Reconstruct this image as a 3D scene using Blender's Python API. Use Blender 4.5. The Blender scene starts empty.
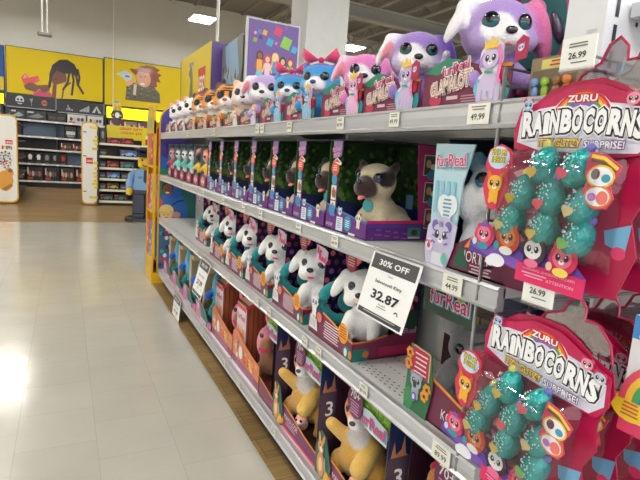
import bpy, math, random
from mathutils import Vector, Matrix, Euler
random.seed(11)
PI = math.pi
C = bpy.context.scene.collection
scn = bpy.context.scene

def lin(c):
    r = []
    for x in c[:3]:
        x = max(0, min(255, x)) / 255
        r.append(x / 12.92 if x <= .04045 else ((x + .055) / 1.055) ** 2.4)
    return (r[0], r[1], r[2], 1.0)

# ------------------------------------------------------------------ materials
MATS = {}
def nmat(name):
    m = bpy.data.materials.new(name); m.use_nodes = True
    MATS[name] = m
    return m, m.node_tree.nodes, m.node_tree.links, m.node_tree.nodes['Principled BSDF']

def vmat(name, rough=.5, metal=0, coat=0, bump=0, bscale=60, sheen=0, emit=0, mott=0):
    m, N, L, b = nmat(name)
    a = N.new('ShaderNodeVertexColor'); a.layer_name = 'Col'
    src = a.outputs['Color']
    if mott:
        tc = N.new('ShaderNodeTexCoord'); nz = N.new('ShaderNodeTexNoise'); nz.inputs['Scale'].default_value = bscale
        nz.inputs['Detail'].default_value = 3
        L.new(tc.outputs['Object'], nz.inputs['Vector'])
        mr = N.new('ShaderNodeMapRange'); mr.inputs[1].default_value = .3; mr.inputs[2].default_value = .7
        mr.inputs[3].default_value = 1 - mott; mr.inputs[4].default_value = 1 + mott * .5
        L.new(nz.outputs['Fac'], mr.inputs[0])
        mx = N.new('ShaderNodeVectorMath'); mx.operation = 'SCALE'
        L.new(src, mx.inputs[0]); L.new(mr.outputs[0], mx.inputs['Scale']); src = mx.outputs[0]
    L.new(src, b.inputs['Base Color'])
    b.inputs['Roughness'].default_value = rough; b.inputs['Metallic'].default_value = metal
    b.inputs['Coat Weight'].default_value = coat; b.inputs['Coat Roughness'].default_value = .08
    b.inputs['Sheen Weight'].default_value = sheen; b.inputs['Sheen Roughness'].default_value = .5
    if bump:
        tc = N.new('ShaderNodeTexCoord'); nz = N.new('ShaderNodeTexNoise')
        nz.inputs['Scale'].default_value = bscale; nz.inputs['Detail'].default_value = 4
        bp = N.new('ShaderNodeBump'); bp.inputs['Strength'].default_value = bump; bp.inputs['Distance'].default_value = .004
        L.new(tc.outputs['Object'], nz.inputs['Vector']); L.new(nz.outputs['Fac'], bp.inputs['Height']); L.new(bp.outputs[0], b.inputs['Normal'])
    if emit:
        L.new(a.outputs['Color'], b.inputs['Emission Color']); b.inputs['Emission Strength'].default_value = emit
    return m

vmat('print', .42, coat=.25)
vmat('paper', .65)
vmat('card', .7, mott=.06, bscale=40)
vmat('plastic', .28, coat=.3)
vmat('gloss', .07, coat=.6)
vmat('plush', .95, bump=.75, bscale=170, sheen=.35, mott=.10)
vmat('paint', .35, mott=.03, bscale=8)
vmat('matte', .8)
vmat('rail', .32, metal=.5)
vmat('wire', .4, metal=.5)
vmat('steel', .32, metal=1)
vmat('glitter', .16, metal=.35, coat=.8, bump=.8, bscale=160)
vmat('lamp', .5, emit=56)
vmat('glow', .5, emit=1.0)
vmat('wall', .85, mott=.03, bscale=1.2)

def clear(name, tint, gloss=.08, fac=.14, bump=.35, bscale=26):
    m, N, L, b = nmat(name); N.remove(b)
    out = N['Material Output']
    t = N.new('ShaderNodeBsdfTransparent'); t.inputs[0].default_value = (*tint, 1)
    g = N.new('ShaderNodeBsdfGlossy'); g.inputs['Roughness'].default_value = gloss
    lw = N.new('ShaderNodeLayerWeight'); lw.inputs[0].default_value = .35
    ma = N.new('ShaderNodeMath'); ma.operation = 'MULTIPLY_ADD'; ma.inputs[1].default_value = .5; ma.inputs[2].default_value = fac
    L.new(lw.outputs['Fresnel'], ma.inputs[0])
    tc = N.new('ShaderNodeTexCoord'); nz = N.new('ShaderNodeTexNoise'); nz.inputs['Scale'].default_value = bscale; nz.inputs['Detail'].default_value = 2
    bp = N.new('ShaderNodeBump'); bp.inputs['Strength'].default_value = bump; bp.inputs['Distance'].default_value = .01
    L.new(tc.outputs['Object'], nz.inputs['Vector']); L.new(nz.outputs['Fac'], bp.inputs['Height']); L.new(bp.outputs[0], g.inputs['Normal'])
    mx = N.new('ShaderNodeMixShader')
    L.new(ma.outputs[0], mx.inputs[0]); L.new(t.outputs[0], mx.inputs[1]); L.new(g.outputs[0], mx.inputs[2]); L.new(mx.outputs[0], out.inputs[0])
clear('clear', (.99, .98, .98), fac=.05)
clear('clear_grey', (.62, .60, .64), fac=.25)

def floor_tile_mat():
    m, N, L, b = nmat('vct')
    tc = N.new('ShaderNodeTexCoord'); sp = N.new('ShaderNodeSeparateXYZ'); cb = N.new('ShaderNodeCombineXYZ')
    L.new(tc.outputs['Object'], sp.inputs[0])
    def add(o, v):
        a = N.new('ShaderNodeMath'); a.operation = 'ADD'; a.inputs[1].default_value = v; L.new(o, a.inputs[0]); return a.outputs[0]
    T = .305
    L.new(add(sp.outputs['Y'], T * 40 - 2.18 + .1525), cb.inputs[0]); L.new(add(sp.outputs['X'], T * 40 + .19), cb.inputs[1])
    br = N.new('ShaderNodeTexBrick'); br.offset = .5; br.offset_frequency = 2
    for k, v in (('Scale', 1), ('Mortar Size', .0011), ('Mortar Smooth', .3), ('Bias', 0), ('Brick Width', T), ('Row Height', T)): br.inputs[k].default_value = v
    br.inputs['Color1'].default_value = lin((198, 195, 184)); br.inputs['Color2'].default_value = lin((201, 199, 189)); br.inputs['Mortar'].default_value = lin((176, 172, 160))
    L.new(cb.outputs[0], br.inputs['Vector'])
    nz = N.new('ShaderNodeTexNoise'); nz.inputs['Scale'].default_value = 3; nz.inputs['Detail'].default_value = 6; L.new(tc.outputs['Object'], nz.inputs['Vector'])
    mr = N.new('ShaderNodeMapRange'); mr.inputs[1].default_value = .3; mr.inputs[2].default_value = .7; mr.inputs[3].default_value = .95; mr.inputs[4].default_value = 1.03
    L.new(nz.outputs['Fac'], mr.inputs[0])
    # scattered dark scuffs
    vz = N.new('ShaderNodeTexVoronoi'); vz.inputs['Scale'].default_value = 9; L.new(tc.outputs['Object'], vz.inputs['Vector'])
    sc = N.new('ShaderNodeMapRange'); sc.inputs[1].default_value = .02; sc.inputs[2].default_value = .05; sc.inputs[3].default_value = .72; sc.inputs[4].default_value = 1
    L.new(vz.outputs['Distance'], sc.inputs[0])
    mm = N.new('ShaderNodeMath'); mm.operation = 'MULTIPLY'; L.new(mr.outputs[0], mm.inputs[0]); L.new(sc.outputs[0], mm.inputs[1])
    vs = N.new('ShaderNodeVectorMath'); vs.operation = 'SCALE'; L.new(br.outputs['Color'], vs.inputs[0]); L.new(mm.outputs[0], vs.inputs['Scale'])
    L.new(vs.outputs[0], b.inputs['Base Color'])
    b.inputs['Roughness'].default_value = .2; b.inputs['Coat Weight'].default_value = .5; b.inputs['Coat Roughness'].default_value = .12
    n2 = N.new('ShaderNodeTexNoise'); n2.inputs['Scale'].default_value = 7; n2.inputs['Detail'].default_value = 5; L.new(tc.outputs['Object'], n2.inputs['Vector'])
    bp = N.new('ShaderNodeBump'); bp.inputs['Strength'].default_value = .2; bp.inputs['Distance'].default_value = .01; L.new(n2.outputs['Fac'], bp.inputs['Height'])
    L.new(bp.outputs[0], b.inputs['Normal']); L.new(bp.outputs[0], b.inputs['Coat Normal'])
floor_tile_mat()

def wood_mat():
    m, N, L, b = nmat('planks')
    tc = N.new('ShaderNodeTexCoord')
    br = N.new('ShaderNodeTexBrick'); br.offset = .37
    for k, v in (('Scale', 1), ('Mortar Size', .0015), ('Brick Width', 1.2), ('Row Height', .15), ('Bias', .0)): br.inputs[k].default_value = v
    br.inputs['Color1'].default_value = lin((168, 138, 92)); br.inputs['Color2'].default_value = lin((140, 112, 72)); br.inputs['Mortar'].default_value = lin((90, 66, 40))
    L.new(tc.outputs['Object'], br.inputs['Vector'])
    mp = N.new('ShaderNodeMapping'); mp.inputs['Scale'].default_value = (1.5, 26, 1); L.new(tc.outputs['Object'], mp.inputs[0])
    nz = N.new('ShaderNodeTexNoise'); nz.inputs['Scale'].default_value = 2; nz.inputs['Detail'].default_value = 6; L.new(mp.outputs[0], nz.inputs['Vector'])
    mr = N.new('ShaderNodeMapRange'); mr.inputs[1].default_value = .3; mr.inputs[2].default_value = .7; mr.inputs[3].default_value = .7; mr.inputs[4].default_value = 1.15; L.new(nz.outputs['Fac'], mr.inputs[0])
    vs = N.new('ShaderNodeVectorMath'); vs.operation = 'SCALE'; L.new(br.outputs['Color'], vs.inputs[0]); L.new(mr.outputs[0], vs.inputs['Scale'])
    L.new(vs.outputs[0], b.inputs['Base Color']); b.inputs['Roughness'].default_value = .3
wood_mat()

# ------------------------------------------------------------------ mesh builder
def V(*a): return Vector(a)
class Fr:
    """a flat face to draw on: origin, right, up, outward"""
    def __init__(s, o, u, v, n=None):
        s.o = Vector(o); s.u = Vector(u).normalized(); s.v = Vector(v).normalized()
        s.n = Vector(n).normalized() if n else s.u.cross(s.v)
    def p(s, a, b, c=0): return s.o + s.u * a + s.v * b + s.n * c
def FX(x, y, z): return Fr((x, y, z), (0, -1, 0), (0, 0, 1), (-1, 0, 0))      # faces the aisle
def FY(x, y, z): return Fr((x, y, z), (1, 0, 0), (0, 0, 1), (0, -1, 0))       # faces the near end
def FZ(x, y, z): return Fr((x, y, z), (0, -1, 0), (1, 0, 0), (0, 0, 1))

TXT = {}
def text2d(s, bold=0.):
    k = (s, bold)
    if k in TXT: return TXT[k]
    cu = bpy.data.curves.new('t', 'FONT'); cu.body = s; cu.size = 1; cu.offset = bold; cu.resolution_u = 2
    cu.align_x = 'CENTER'; cu.fill_mode = 'FRONT' if False else 'BOTH'
    o = bpy.data.objects.new('t', cu); C.objects.link(o)
    me = bpy.data.meshes.new_from_object(o.evaluated_get(bpy.context.evaluated_depsgraph_get()))
    vs = [(v.co.x, v.co.y) for v in me.vertices]; fs = [tuple(p.vertices) for p in me.polygons]
    bpy.data.objects.remove(o); bpy.data.curves.remove(cu); bpy.data.meshes.remove(me)
    w = (max(v[0] for v in vs) - min(v[0] for v in vs)) if vs else 1
    TXT[k] = (vs, fs, w)
    return TXT[k]

class MB:
    def __init__(s): s.v = []; s.f = []; s.c = []; s.m = []; s.s = []; s.M = Matrix.Identity(4); s.q = 0
    def add(s, vs, fs, col, mat='print', smooth=False):
        k = len(s.v)
        s.v += [tuple(s.M @ Vector(v)) for v in vs]
        for i, f in enumerate(fs):
            s.f.append(tuple(k + j for j in f)); s.c.append(col[i] if isinstance(col, list) else col); s.m.append(mat); s.s.append(smooth)
        return s
    def box(s, x0, x1, y0, y1, z0, z1, col, mat='print', skip=''):
        vs = [(x, y, z) for x in (x0, x1) for y in (y0, y1) for z in (z0, z1)]
        F = {'l': (0, 1, 3, 2), 'r': (4, 6, 7, 5), 'n': (0, 4, 5, 1), 'f': (2, 3, 7, 6), 'b': (0, 2, 6, 4), 't': (1, 5, 7, 3)}
        return s.add(vs, [F[k] for k in F if k not in skip], col, mat)
    def bbox(s, x0, x1, y0, y1, z0, z1, r, col, mat='print', ax='z', seg=3):
        """box with its four edges along ax rounded and the caps chamfered"""
        def cor(a0, a1, b0, b1, r):
            p = []
            for cx, cy, t0 in ((a1 - r, b1 - r, 0), (a0 + r, b1 - r, 1), (a0 + r, b0 + r, 2), (a1 - r, b0 + r, 3)):
                for k in range(seg + 1):
                    t = (t0 + k / seg) * PI / 2; p.append((cx + r * math.cos(t), cy + r * math.sin(t)))
            return p
        if ax == 'z': A = (x0, x1, y0, y1, z0, z1); mk = lambda a, b, c: (a, b, c)
        elif ax == 'y': A = (x0, x1, z0, z1, y0, y1); mk = lambda a, b, c: (a, c, b)
        else: A = (y0, y1, z0, z1, x0, x1); mk = lambda a, b, c: (c, a, b)
        e = r * .35
        rings = [(A[4], e), (A[4] + e, 0), (A[5] - e, 0), (A[5], e)]
        vs = []; n = 4 * (seg + 1)
        for c, i in rings:
            vs += [mk(a, b, c) for a, b in cor(A[0] + i, A[1] - i, A[2] + i, A[3] - i, max(r - i, 1e-4))]
        fs = [(k * n + j, k * n + (j + 1) % n, (k + 1) * n + (j + 1) % n, (k + 1) * n + j) for k in range(3) for j in range(n)]
        fs += [tuple(range(n - 1, -1, -1)), tuple(range(3 * n, 4 * n))]
        return s.add(vs, fs, col, mat)
    def ball(s, c, r, col, mat='plastic', rot=None, n=12, k=8, cf=None):
        r = (r, r, r) if not hasattr(r, '__len__') else r
        R = Euler(rot).to_matrix() if rot else Matrix.Identity(3)
        vs = [Vector(c) + R @ V(0, 0, r[2])]
        for i in range(1, k):
            t = PI * i / k
            for j in range(n):
                a = 2 * PI * j / n
                vs.append(Vector(c) + R @ V(r[0] * math.sin(t) * math.cos(a), r[1] * math.sin(t) * math.sin(a), r[2] * math.cos(t)))
        vs.append(Vector(c) + R @ V(0, 0, -r[2])); L = len(vs) - 1
        fs = [(0, 1 + j, 1 + (j + 1) % n) for j in range(n)]
        fs += [(1 + i * n + j, 1 + (i + 1) * n + j, 1 + (i + 1) * n + (j + 1) % n, 1 + i * n + (j + 1) % n) for i in range(k - 2) for j in range(n)]
        fs += [(L, 1 + (k - 2) * n + (j + 1) % n, 1 + (k - 2) * n + j) for j in range(n)]
        if cf: col = [cf(i) for i in range(len(fs))]
        return s.add(vs, fs, col, mat, True)
    def tube(s, pts, r, col, mat='plastic', n=8, closed=False, cap=True, flat=1.):
        pts = [Vector(p) for p in pts]; L = len(pts)
        rs = r if hasattr(r, '__len__') else [r] * L
        vs = []; up = V(0, 0, 1)
        for i, p in enumerate(pts):
            a = pts[(i - 1) % L] if (closed or i) else p; b = pts[(i + 1) % L] if (closed or i < L - 1) else p
            d = (b - a).normalized()
            x = d.cross(up)
            if x.length < 1e-3: x = d.cross(V(0, 1, 0))
            x.normalize(); y = x.cross(d)
            for j in range(n):
                t = 2 * PI * j / n; vs.append(p + x * rs[i] * math.cos(t) + y * rs[i] * flat * math.sin(t))
        m = L if closed else L - 1
        fs = [(i * n + j, i * n + (j + 1) % n, ((i + 1) % L) * n + (j + 1) % n, ((i + 1) % L) * n + j) for i in range(m) for j in range(n)]
        if cap and not closed: fs += [tuple(range(n)), tuple(range((L - 1) * n, L * n))]
        return s.add(vs, fs, col, mat, True)
    def poly(s, fr, pts, col, lift=.0004, mat='print'):
        s.q += 4e-6
        return s.add([fr.p(a, b, lift + s.q) for a, b in pts], [tuple(range(len(pts)))], col, mat)
    def rect(s, fr, a0, b0, a1, b1, col, lift=.0004, mat='print'):
        return s.poly(fr, [(a0, b0), (a1, b0), (a1, b1), (a0, b1)], col, lift, mat)
    def ell(s, fr, a, b, ra, rb, col, lift=.0004, rot=0, n=14, mat='print', t0=0, t1=2 * PI):
        c, q = math.cos(rot), math.sin(rot); pts = []
        full = abs(t1 - t0 - 2 * PI) < 1e-6
        for i in range(n if full else n + 1):
            t = t0 + (t1 - t0) * i / n; x, y = ra * math.cos(t), rb * math.sin(t); pts.append((a + x * c - y * q, b + x * q + y * c))
        return s.poly(fr, pts, col, lift, mat)
    def arc(s, fr, a, b, r0, r1, t0, t1, col, lift, n=14, mat='print'):
        o = [(a + r1 * math.cos(t0 + (t1 - t0) * i / n), b + r1 * math.sin(t0 + (t1 - t0) * i / n)) for i in range(n + 1)]
        i_ = [(a + r0 * math.cos(t0 + (t1 - t0) * i / n), b + r0 * math.sin(t0 + (t1 - t0) * i / n)) for i in range(n + 1)]
        vs = [fr.p(x, y, lift) for x, y in o + i_]
        return s.add(vs, [(i, i + 1, n + 2 + i, n + 1 + i) for i in range(n)], col, mat)
    def line(s, fr, pts, w, col, lift=.0005, mat='print'):
        for (a, b), (c, d) in zip(pts, pts[1:]):
            l = math.hypot(c - a, d - b) or 1; x, y = -(d - b) / l * w / 2, (c - a) / l * w / 2
            s.poly(fr, [(a + x, b + y), (a - x, b - y), (c - x, d - y), (c + x, d + y)], col, lift, mat)
        return s
    def text(s, fr, t, a, b, h, col, lift=.0008, bold=0., w=None, rot=0, shear=0, mat='print', arcr=0):
        s.q += 4e-6; lift += s.q
        vs, fs, tw = text2d(t, bold); k = h / .7; kx = k if w is None else w / max(text2d(t, 0)[2], 1e-4)
        c, q = math.cos(rot), math.sin(rot); out = []
        for x, y in vs:
            x, y = x * kx + y * k * shear, y * k
            if arcr:
                th = x / arcr; x, y = (arcr + y) * math.sin(th), (arcr + y) * math.cos(th) - arcr
            out.append(fr.p(a + x * c - y * q, b + x * q + y * c, lift))
        return s.add(out, fs, col, mat)
    def prism(s, fr, pts, d0, d1, col, mat='print', side=None):
        n = len(pts)
        vs = [fr.p(a, b, d0) for a, b in pts] + [fr.p(a, b, d1) for a, b in pts]
        s.add(vs, [tuple(range(n)), tuple(range(n, 2 * n))], col, mat)
        return s.add(vs, [(i, (i + 1) % n, n + (i + 1) % n, n + i) for i in range(n)], side or col, mat)
    def mesh(s, name):
        me = bpy.data.meshes.new(name); me.from_pydata(s.v, [], s.f)
        used = list(dict.fromkeys(s.m))
        for k in used: me.materials.append(MATS[k])
        ix = {k: i for i, k in enumerate(used)}
        at = me.color_attributes.new('Col', 'BYTE_COLOR', 'CORNER'); data = []
        cache = {}
        for p, c, m, sm in zip(me.polygons, s.c, s.m, s.s):
            p.material_index = ix[m]; p.use_smooth = sm
            if c not in cache: cache[c] = lin(c)
            data += list(cache[c]) * p.loop_total
        at.data.foreach_set('color', data)
        me.update(); return me
    def build(s, name, parent=None, loc=None, rot=None):
        return obj(name, s.mesh(name), parent, loc, rot)

def obj(name, me, parent=None, loc=None, rot=None):
    o = bpy.data.objects.new(name, me); C.objects.link(o)
    if parent is not None: o.parent = parent
    if loc is not None: o.location = loc
    if rot is not None: o.rotation_euler = rot
    return o
def tag(o, label, cat, group=None):
    o['label'] = label; o['category'] = cat
    if group: o['group'] = group
    return o
def thing(name, label, cat, loc=(0, 0, 0), rz=0, group=None):
    o = bpy.data.objects.new(name, None); C.objects.link(o); o.location = loc; o.rotation_euler = (0, 0, rz)
    return tag(o, label, cat, group)
def struct(name, mb, loc=None):
    o = mb.build(name, None, loc); o['kind'] = 'structure'; return o
def copy_tree(o, parent=None, loc=None, label=None):
    c = o.copy(); C.objects.link(c)
    if parent is not None: c.parent = parent
    if loc is not None: c.location = loc
    if label: c['label'] = label
    for ch in list(o.children): copy_tree(ch, c)
    return c

# ------------------------------------------------------------------ plush bodies: one remeshed skin, coloured by region
def blob(name, parts, patches=(), voxel=.006, smooth=6, blend=.004):
    """parts: ('e', centre, radii, euler, colour) or ('c', p0, p1, r0, r1, colour); patches: (centre, radii, colour, euler)"""
    mb = MB(); P = []
    for q in parts:
        if q[0] == 'e':
            mb.ball(q[1], q[2], (255, 255, 255), rot=q[3], n=16, k=12)
            P.append(('e', Vector(q[1]), Vector(q[2]), Euler(q[3] or (0, 0, 0)).to_matrix().inverted(), Vector(lin(q[4])[:3])))
        else:
            a, b = Vector(q[1]), Vector(q[2]); mb.tube([a + (b - a) * t for t in (0, .25, .5, .75, 1)], [q[3] + (q[4] - q[3]) * t for t in (0, .25, .5, .75, 1)], (255,) * 3, n=12)
            mb.ball(a, q[3], (255,) * 3, n=12, k=8); mb.ball(b, q[4], (255,) * 3, n=12, k=8)
            P.append(('c', a, b, (q[3], q[4]), Vector(lin(q[5])[:3])))
    me = mb.mesh('raw'); o = obj('raw', me)
    r = o.modifiers.new('r', 'REMESH'); r.mode = 'VOXEL'; r.voxel_size = voxel; r.use_smooth_shade = True
    sm = o.modifiers.new('s', 'SMOOTH'); sm.iterations = smooth; sm.factor = .6
    m2 = bpy.data.meshes.new_from_object(o.evaluated_get(bpy.context.evaluated_depsgraph_get()))
    bpy.data.objects.remove(o); bpy.data.meshes.remove(me)
    m2.name = name; m2.materials.clear(); m2.materials.append(MATS['plush'])
    for n_ in [a.name for a in m2.color_attributes]: m2.color_attributes.remove(m2.color_attributes[n_])
    at = m2.color_attributes.new('Col', 'FLOAT_COLOR', 'POINT'); data = []
    pt = [(Vector(c), Vector(r_), Vector(lin(col)[:3]), Euler(e or (0, 0, 0)).to_matrix().inverted()) for c, r_, col, e in patches]
    for v in m2.vertices:
        ws = []; p = v.co
        for q in P:
            if q[0] == 'e':
                d = q[3] @ (p - q[1]); l = Vector((d.x / q[2].x, d.y / q[2].y, d.z / q[2].z)).length; dd = (l - 1) * min(q[2]); col = q[4]
            else:
                ab = q[2] - q[1]; t = max(0, min(1, (p - q[1]).dot(ab) / max(ab.length_squared, 1e-9))); dd = (p - q[1] - ab * t).length - (q[3][0] + (q[3][1] - q[3][0]) * t); col = q[4]
            ws.append((dd, col))
        mn = min(w[0] for w in ws); tot = 0; c = Vector((0, 0, 0))
        for d, col in ws:
            w = math.exp(-(d - mn) / blend); tot += w; c += col * w
        c /= tot
        for ce, rr, col, E in pt:
            d = E @ (p - ce); l = Vector((d.x / rr.x, d.y / rr.y, d.z / rr.z)).length
            w = max(0, min(1, (1.08 - l) / .16)); c = c * (1 - w) + col * w
        data += [c.x, c.y, c.z, 1]
    at.data.foreach_set('color', data)
    for p in m2.polygons: p.use_smooth = True
    return m2

def eye_mesh(r, iris=(30, 110, 120), flat=.5, white=False):
    mb = MB(); n, k = 14, 8
    def cf(i):
        # ball axis is local z: rings from the front pole outwards
        ring = 0 if i < n else (i - n) // n + 1
        j = i % n if i < n else (i - n) % n
        return tuple(int(c * .75) for c in iris) if ring in (1, 2) and n // 2 <= j < n else ((16, 20, 34) if ring == 2 else (6, 6, 10))
    mb.ball((0, 0, 0), (r, r, r * flat), (0, 0, 0), 'gloss', rot=(PI / 2, 0, 0), n=n, k=k, cf=cf)
    return mb.mesh('eye')

# ------------------------------------------------------------------ printed drawings
def logo_furreal(mb, fr, a, b, w, rot=0, lift=.001, c1=(214, 36, 104), c2=(245, 245, 250), c3=(70, 170, 190)):
    h = w * .27
    mb.text(fr, 'furReal', a + w * .02, b - h * .05, h, c3, lift, .07, w * .95, rot)
    mb.text(fr, 'furReal', a, b, h, c2, lift + .0004, .05, w * .95, rot)
    mb.text(fr, 'furReal', a, b, h, c1, lift + .0008, .012, w * .95, rot)
def lines(mb, fr, a, b, w, n, dh, col, lift=.0008, th=None):
    for i in range(n):
        ww = w * random.uniform(.7, 1); mb.rect(fr, a - ww / 2, b - i * dh, a + ww / 2, b - i * dh + (th or dh * .45), col, lift)
def critter(mb, fr, a, b, s, c=(240, 240, 250), c2=(230, 120, 180), eye=(30, 30, 50), body=True, ears='round', lift=.001):
    if body:
        mb.ell(fr, a, b - s * .95, s * .55, s * .7, c, lift); mb.ell(fr, a - s * .35, b - s * 1.5, s * .2, s * .3, c, lift + .0001); mb.ell(fr, a + s * .35, b - s * 1.5, s * .2, s * .3, c, lift + .0001)
        mb.ell(fr, a, b - s * .6, s * .4, s * .16, c2, lift + .0002)
    for q in (-1, 1):
        if ears == 'round': mb.ell(fr, a + q * s * .62, b + s * .6, s * .32, s * .36, c2, lift)
        elif ears == 'point': mb.poly(fr, [(a + q * s * .25, b + s * .6), (a + q * s * .9, b + s * 1.2), (a + q * s * .85, b + s * .2)], c2, lift)
        else: mb.ell(fr, a + q * s * .85, b - s * .05, s * .28, s * .6, c2, lift, rot=q * .3)
    mb.ell(fr, a, b, s * .85, s * .78, c, lift + .0004)
    for q in (-1, 1):
        mb.ell(fr, a + q * s * .36, b + s * .05, s * .22, s * .27, eye, lift + .0007); mb.ell(fr, a + q * s * .30, b + s * .14, s * .07, s * .09, (255, 255, 255), lift + .001)
    mb.ell(fr, a, b - s * .33, s * .24, s * .17, (250, 245, 245), lift + .0006); mb.ell(fr, a, b - s * .24, s * .09, s * .06, (60, 30, 40), lift + .001)
def person_print(mb, fr, a, b, s, skin, hair, top, lift=.0008, hairlong=True):
    mb.ell(fr, a, b + s * .1, s * .62, s * .72, hair, lift)
    if hairlong: mb.rect(fr, a - s * .6, b - s * .7, a + s * .6, b + s * .1, hair, lift)
    mb.poly(fr, [(a - s * .95, b - s * 1.9), (a - s * .8, b - s * .8), (a, b - s * .5), (a + s * .8, b - s * .8), (a + s * .95, b - s * 1.9)], top, lift + .0003)
    mb.ell(fr, a, b, s * .43, s * .55, skin, lift + .0006)
    for q in (-1, 1): mb.ell(fr, a + q * s * .17, b + s * .06, s * .06, s * .04, (30, 20, 20), lift + .0009)
    mb.ell(fr, a, b - s * .25, s * .15, s * .06, (245, 235, 230), lift + .0009)
    mb.ell(fr, a, b + s * .45, s * .42, s * .2, hair, lift + .0008)
# ------------------------------------------------------------------ the building
W = (222, 222, 216)
mb = MB()
mb.box(-6, .733, -3, 8.85, -.05, 0, W, 'vct', 'b'); mb.box(.733, 14, 5.04, 8.85, -.05, 0, W, 'vct', 'b'); mb.box(2.3, 14, -3, 5.04, -.05, 0, W, 'vct', 'b')
struct('floor', mb)
mb = MB(); mb.box(.733, 2.3, -3, 5.04, -.05, 0, W, 'planks', 'b'); mb.box(-6, 14, 8.85, 16.4, -.05, 0, W, 'planks', 'b'); struct('floor', mb)
mb = MB(); mb.box(-6, 14, 16.4, 16.6, 0, 5.7, (246, 246, 241), 'wall'); struct('wall_back', mb)
mb = MB(); mb.box(-6.2, -6, -3, 16.6, 0, 5.7, (232, 232, 226), 'wall'); struct('wall_left', mb)
mb = MB(); mb.box(14, 14.2, -3, 16.6, 0, 5.7, (232, 232, 226), 'wall'); struct('wall_right', mb)
mb = MB(); mb.box(-6.2, 14, -3, 16.6, 5.7, 5.8, (150, 149, 145), 'wall')
for i in range(27): mb.box(-6.2 + i * .75, -6.1 + i * .75, -3, 16.4, 5.66, 5.7, (158, 157, 152), 'wall')
struct('ceiling', mb)
for y in (11.25, 6.6):
    mb = MB(); mb.box(-6, 14, y - .1, y + .1, 5.02, 5.06, (190, 189, 184), 'wall'); mb.box(-6, 14, y - .1, y + .1, 4.72, 4.77, (190, 189, 184), 'wall'); mb.box(-6, 14, y - .02, y + .02, 4.77, 5.02, (176, 175, 170), 'wall'); struct('ceiling_beam', mb)
for x in (5.7, 7.0, 8.35, 9.7, 11.0):
    mb = MB(); mb.box(x - .06, x + .06, 6.6, 16.4, 5.36, 5.42, (186, 185, 180), 'wall'); mb.box(x - .04, x + .04, 6.6, 16.4, 5.08, 5.13, (186, 185, 180), 'wall')
    for k in range(14):
        y = 6.8 + k * .68
        mb.tube([(x, y, 5.11), (x, y + .34, 5.38)], .018, (176, 175, 170), 'wall', n=5); mb.tube([(x, y + .34, 5.38), (x, y + .68, 5.11)], .018, (176, 175, 170), 'wall', n=5)
    struct('ceiling_joist', mb)
mb = MB(); mb.box(3.15, 3.83, 7, 7.6, 0, 5.7, (228, 228, 226), 'paint'); mb.box(3.13, 3.85, 6.98, 7.62, 0, .15, (90, 90, 90), 'paint'); struct('pillar', mb)

# ceiling lights: a white housing, a glowing lens and two hanger wires
def ceiling_light(x, y, label, z=4.6):
    t = thing('ceiling_light', label, 'ceiling light', (x, y, z), 0, 'recessed panel lights under the roof')
    mb = MB(); mb.box(-.29, .29, -.35, .35, .012, .07, (225, 225, 222), 'paint'); mb.build('housing', t)
    mb = MB(); mb.box(-.27, .27, -.33, .33, 0, .012, (255, 250, 238), 'lamp'); mb.build('lens', t)
    mb = MB()
    for q in (-.28, .28): mb.tube([(0, q, .07), (0, q, 5.66 - z)], .004, (180, 180, 178), 'paint', n=4)
    mb.build('hanger', t)
ceiling_light(3.18, 13.6, 'bright panel light hanging above the yellow board, in front of the back wall')
ceiling_light(7.62, 13.6, 'bright panel light just right of the white pillar')
ceiling_light(7.5, 8.2, 'bright panel light at the roof edge above the big purple puppy')
for x, y in ((3.18, 8.3), (-1.2, 13.6), (-1.2, 8.3), (-1.2, 3.2), (3.18, 3.2), (3.18, -1.8), (-1.2, -1.8), (-4.6, 3.2), (7.5, 3.2), (-4.6, 8.3)):
    ceiling_light(x, y, 'panel light with a white housing high over the sales floor')

mb = MB(); mb.tube([(1.845, 7, 2.74), (1.845, 7, 5.66)], .022, (235, 235, 232), 'paint'); tag(mb.build('sign_hanging_pole'), 'thin white pole dropping from the roof to the yellow board', 'pole')
t = thing('hanging_power_drop', 'twin white rods hanging from the roof with a small cap, at the upper left', 'power drop', (-.275, 10, 2.98))
mb = MB()
for q in (-.035, .04): mb.tube([(q, 0, .05), (q, 0, 2.68)], .012, (225, 225, 222), 'paint', n=6)
mb.build('rod', t)
mb = MB(); mb.bbox(-.11, .11, -.06, .06, 0, .05, .03, (130, 128, 124), 'paint'); mb.build('end_cap', t)
mb = MB(); mb.tube([(.905, 11.5, 2.0), (.905, 11.5, 5.66)], .008, (215, 215, 212), 'paint', n=5); tag(mb.build('hanging_wire'), 'thin pale wire in front of the yellow banner with the red-haired child', 'wire')

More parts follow.
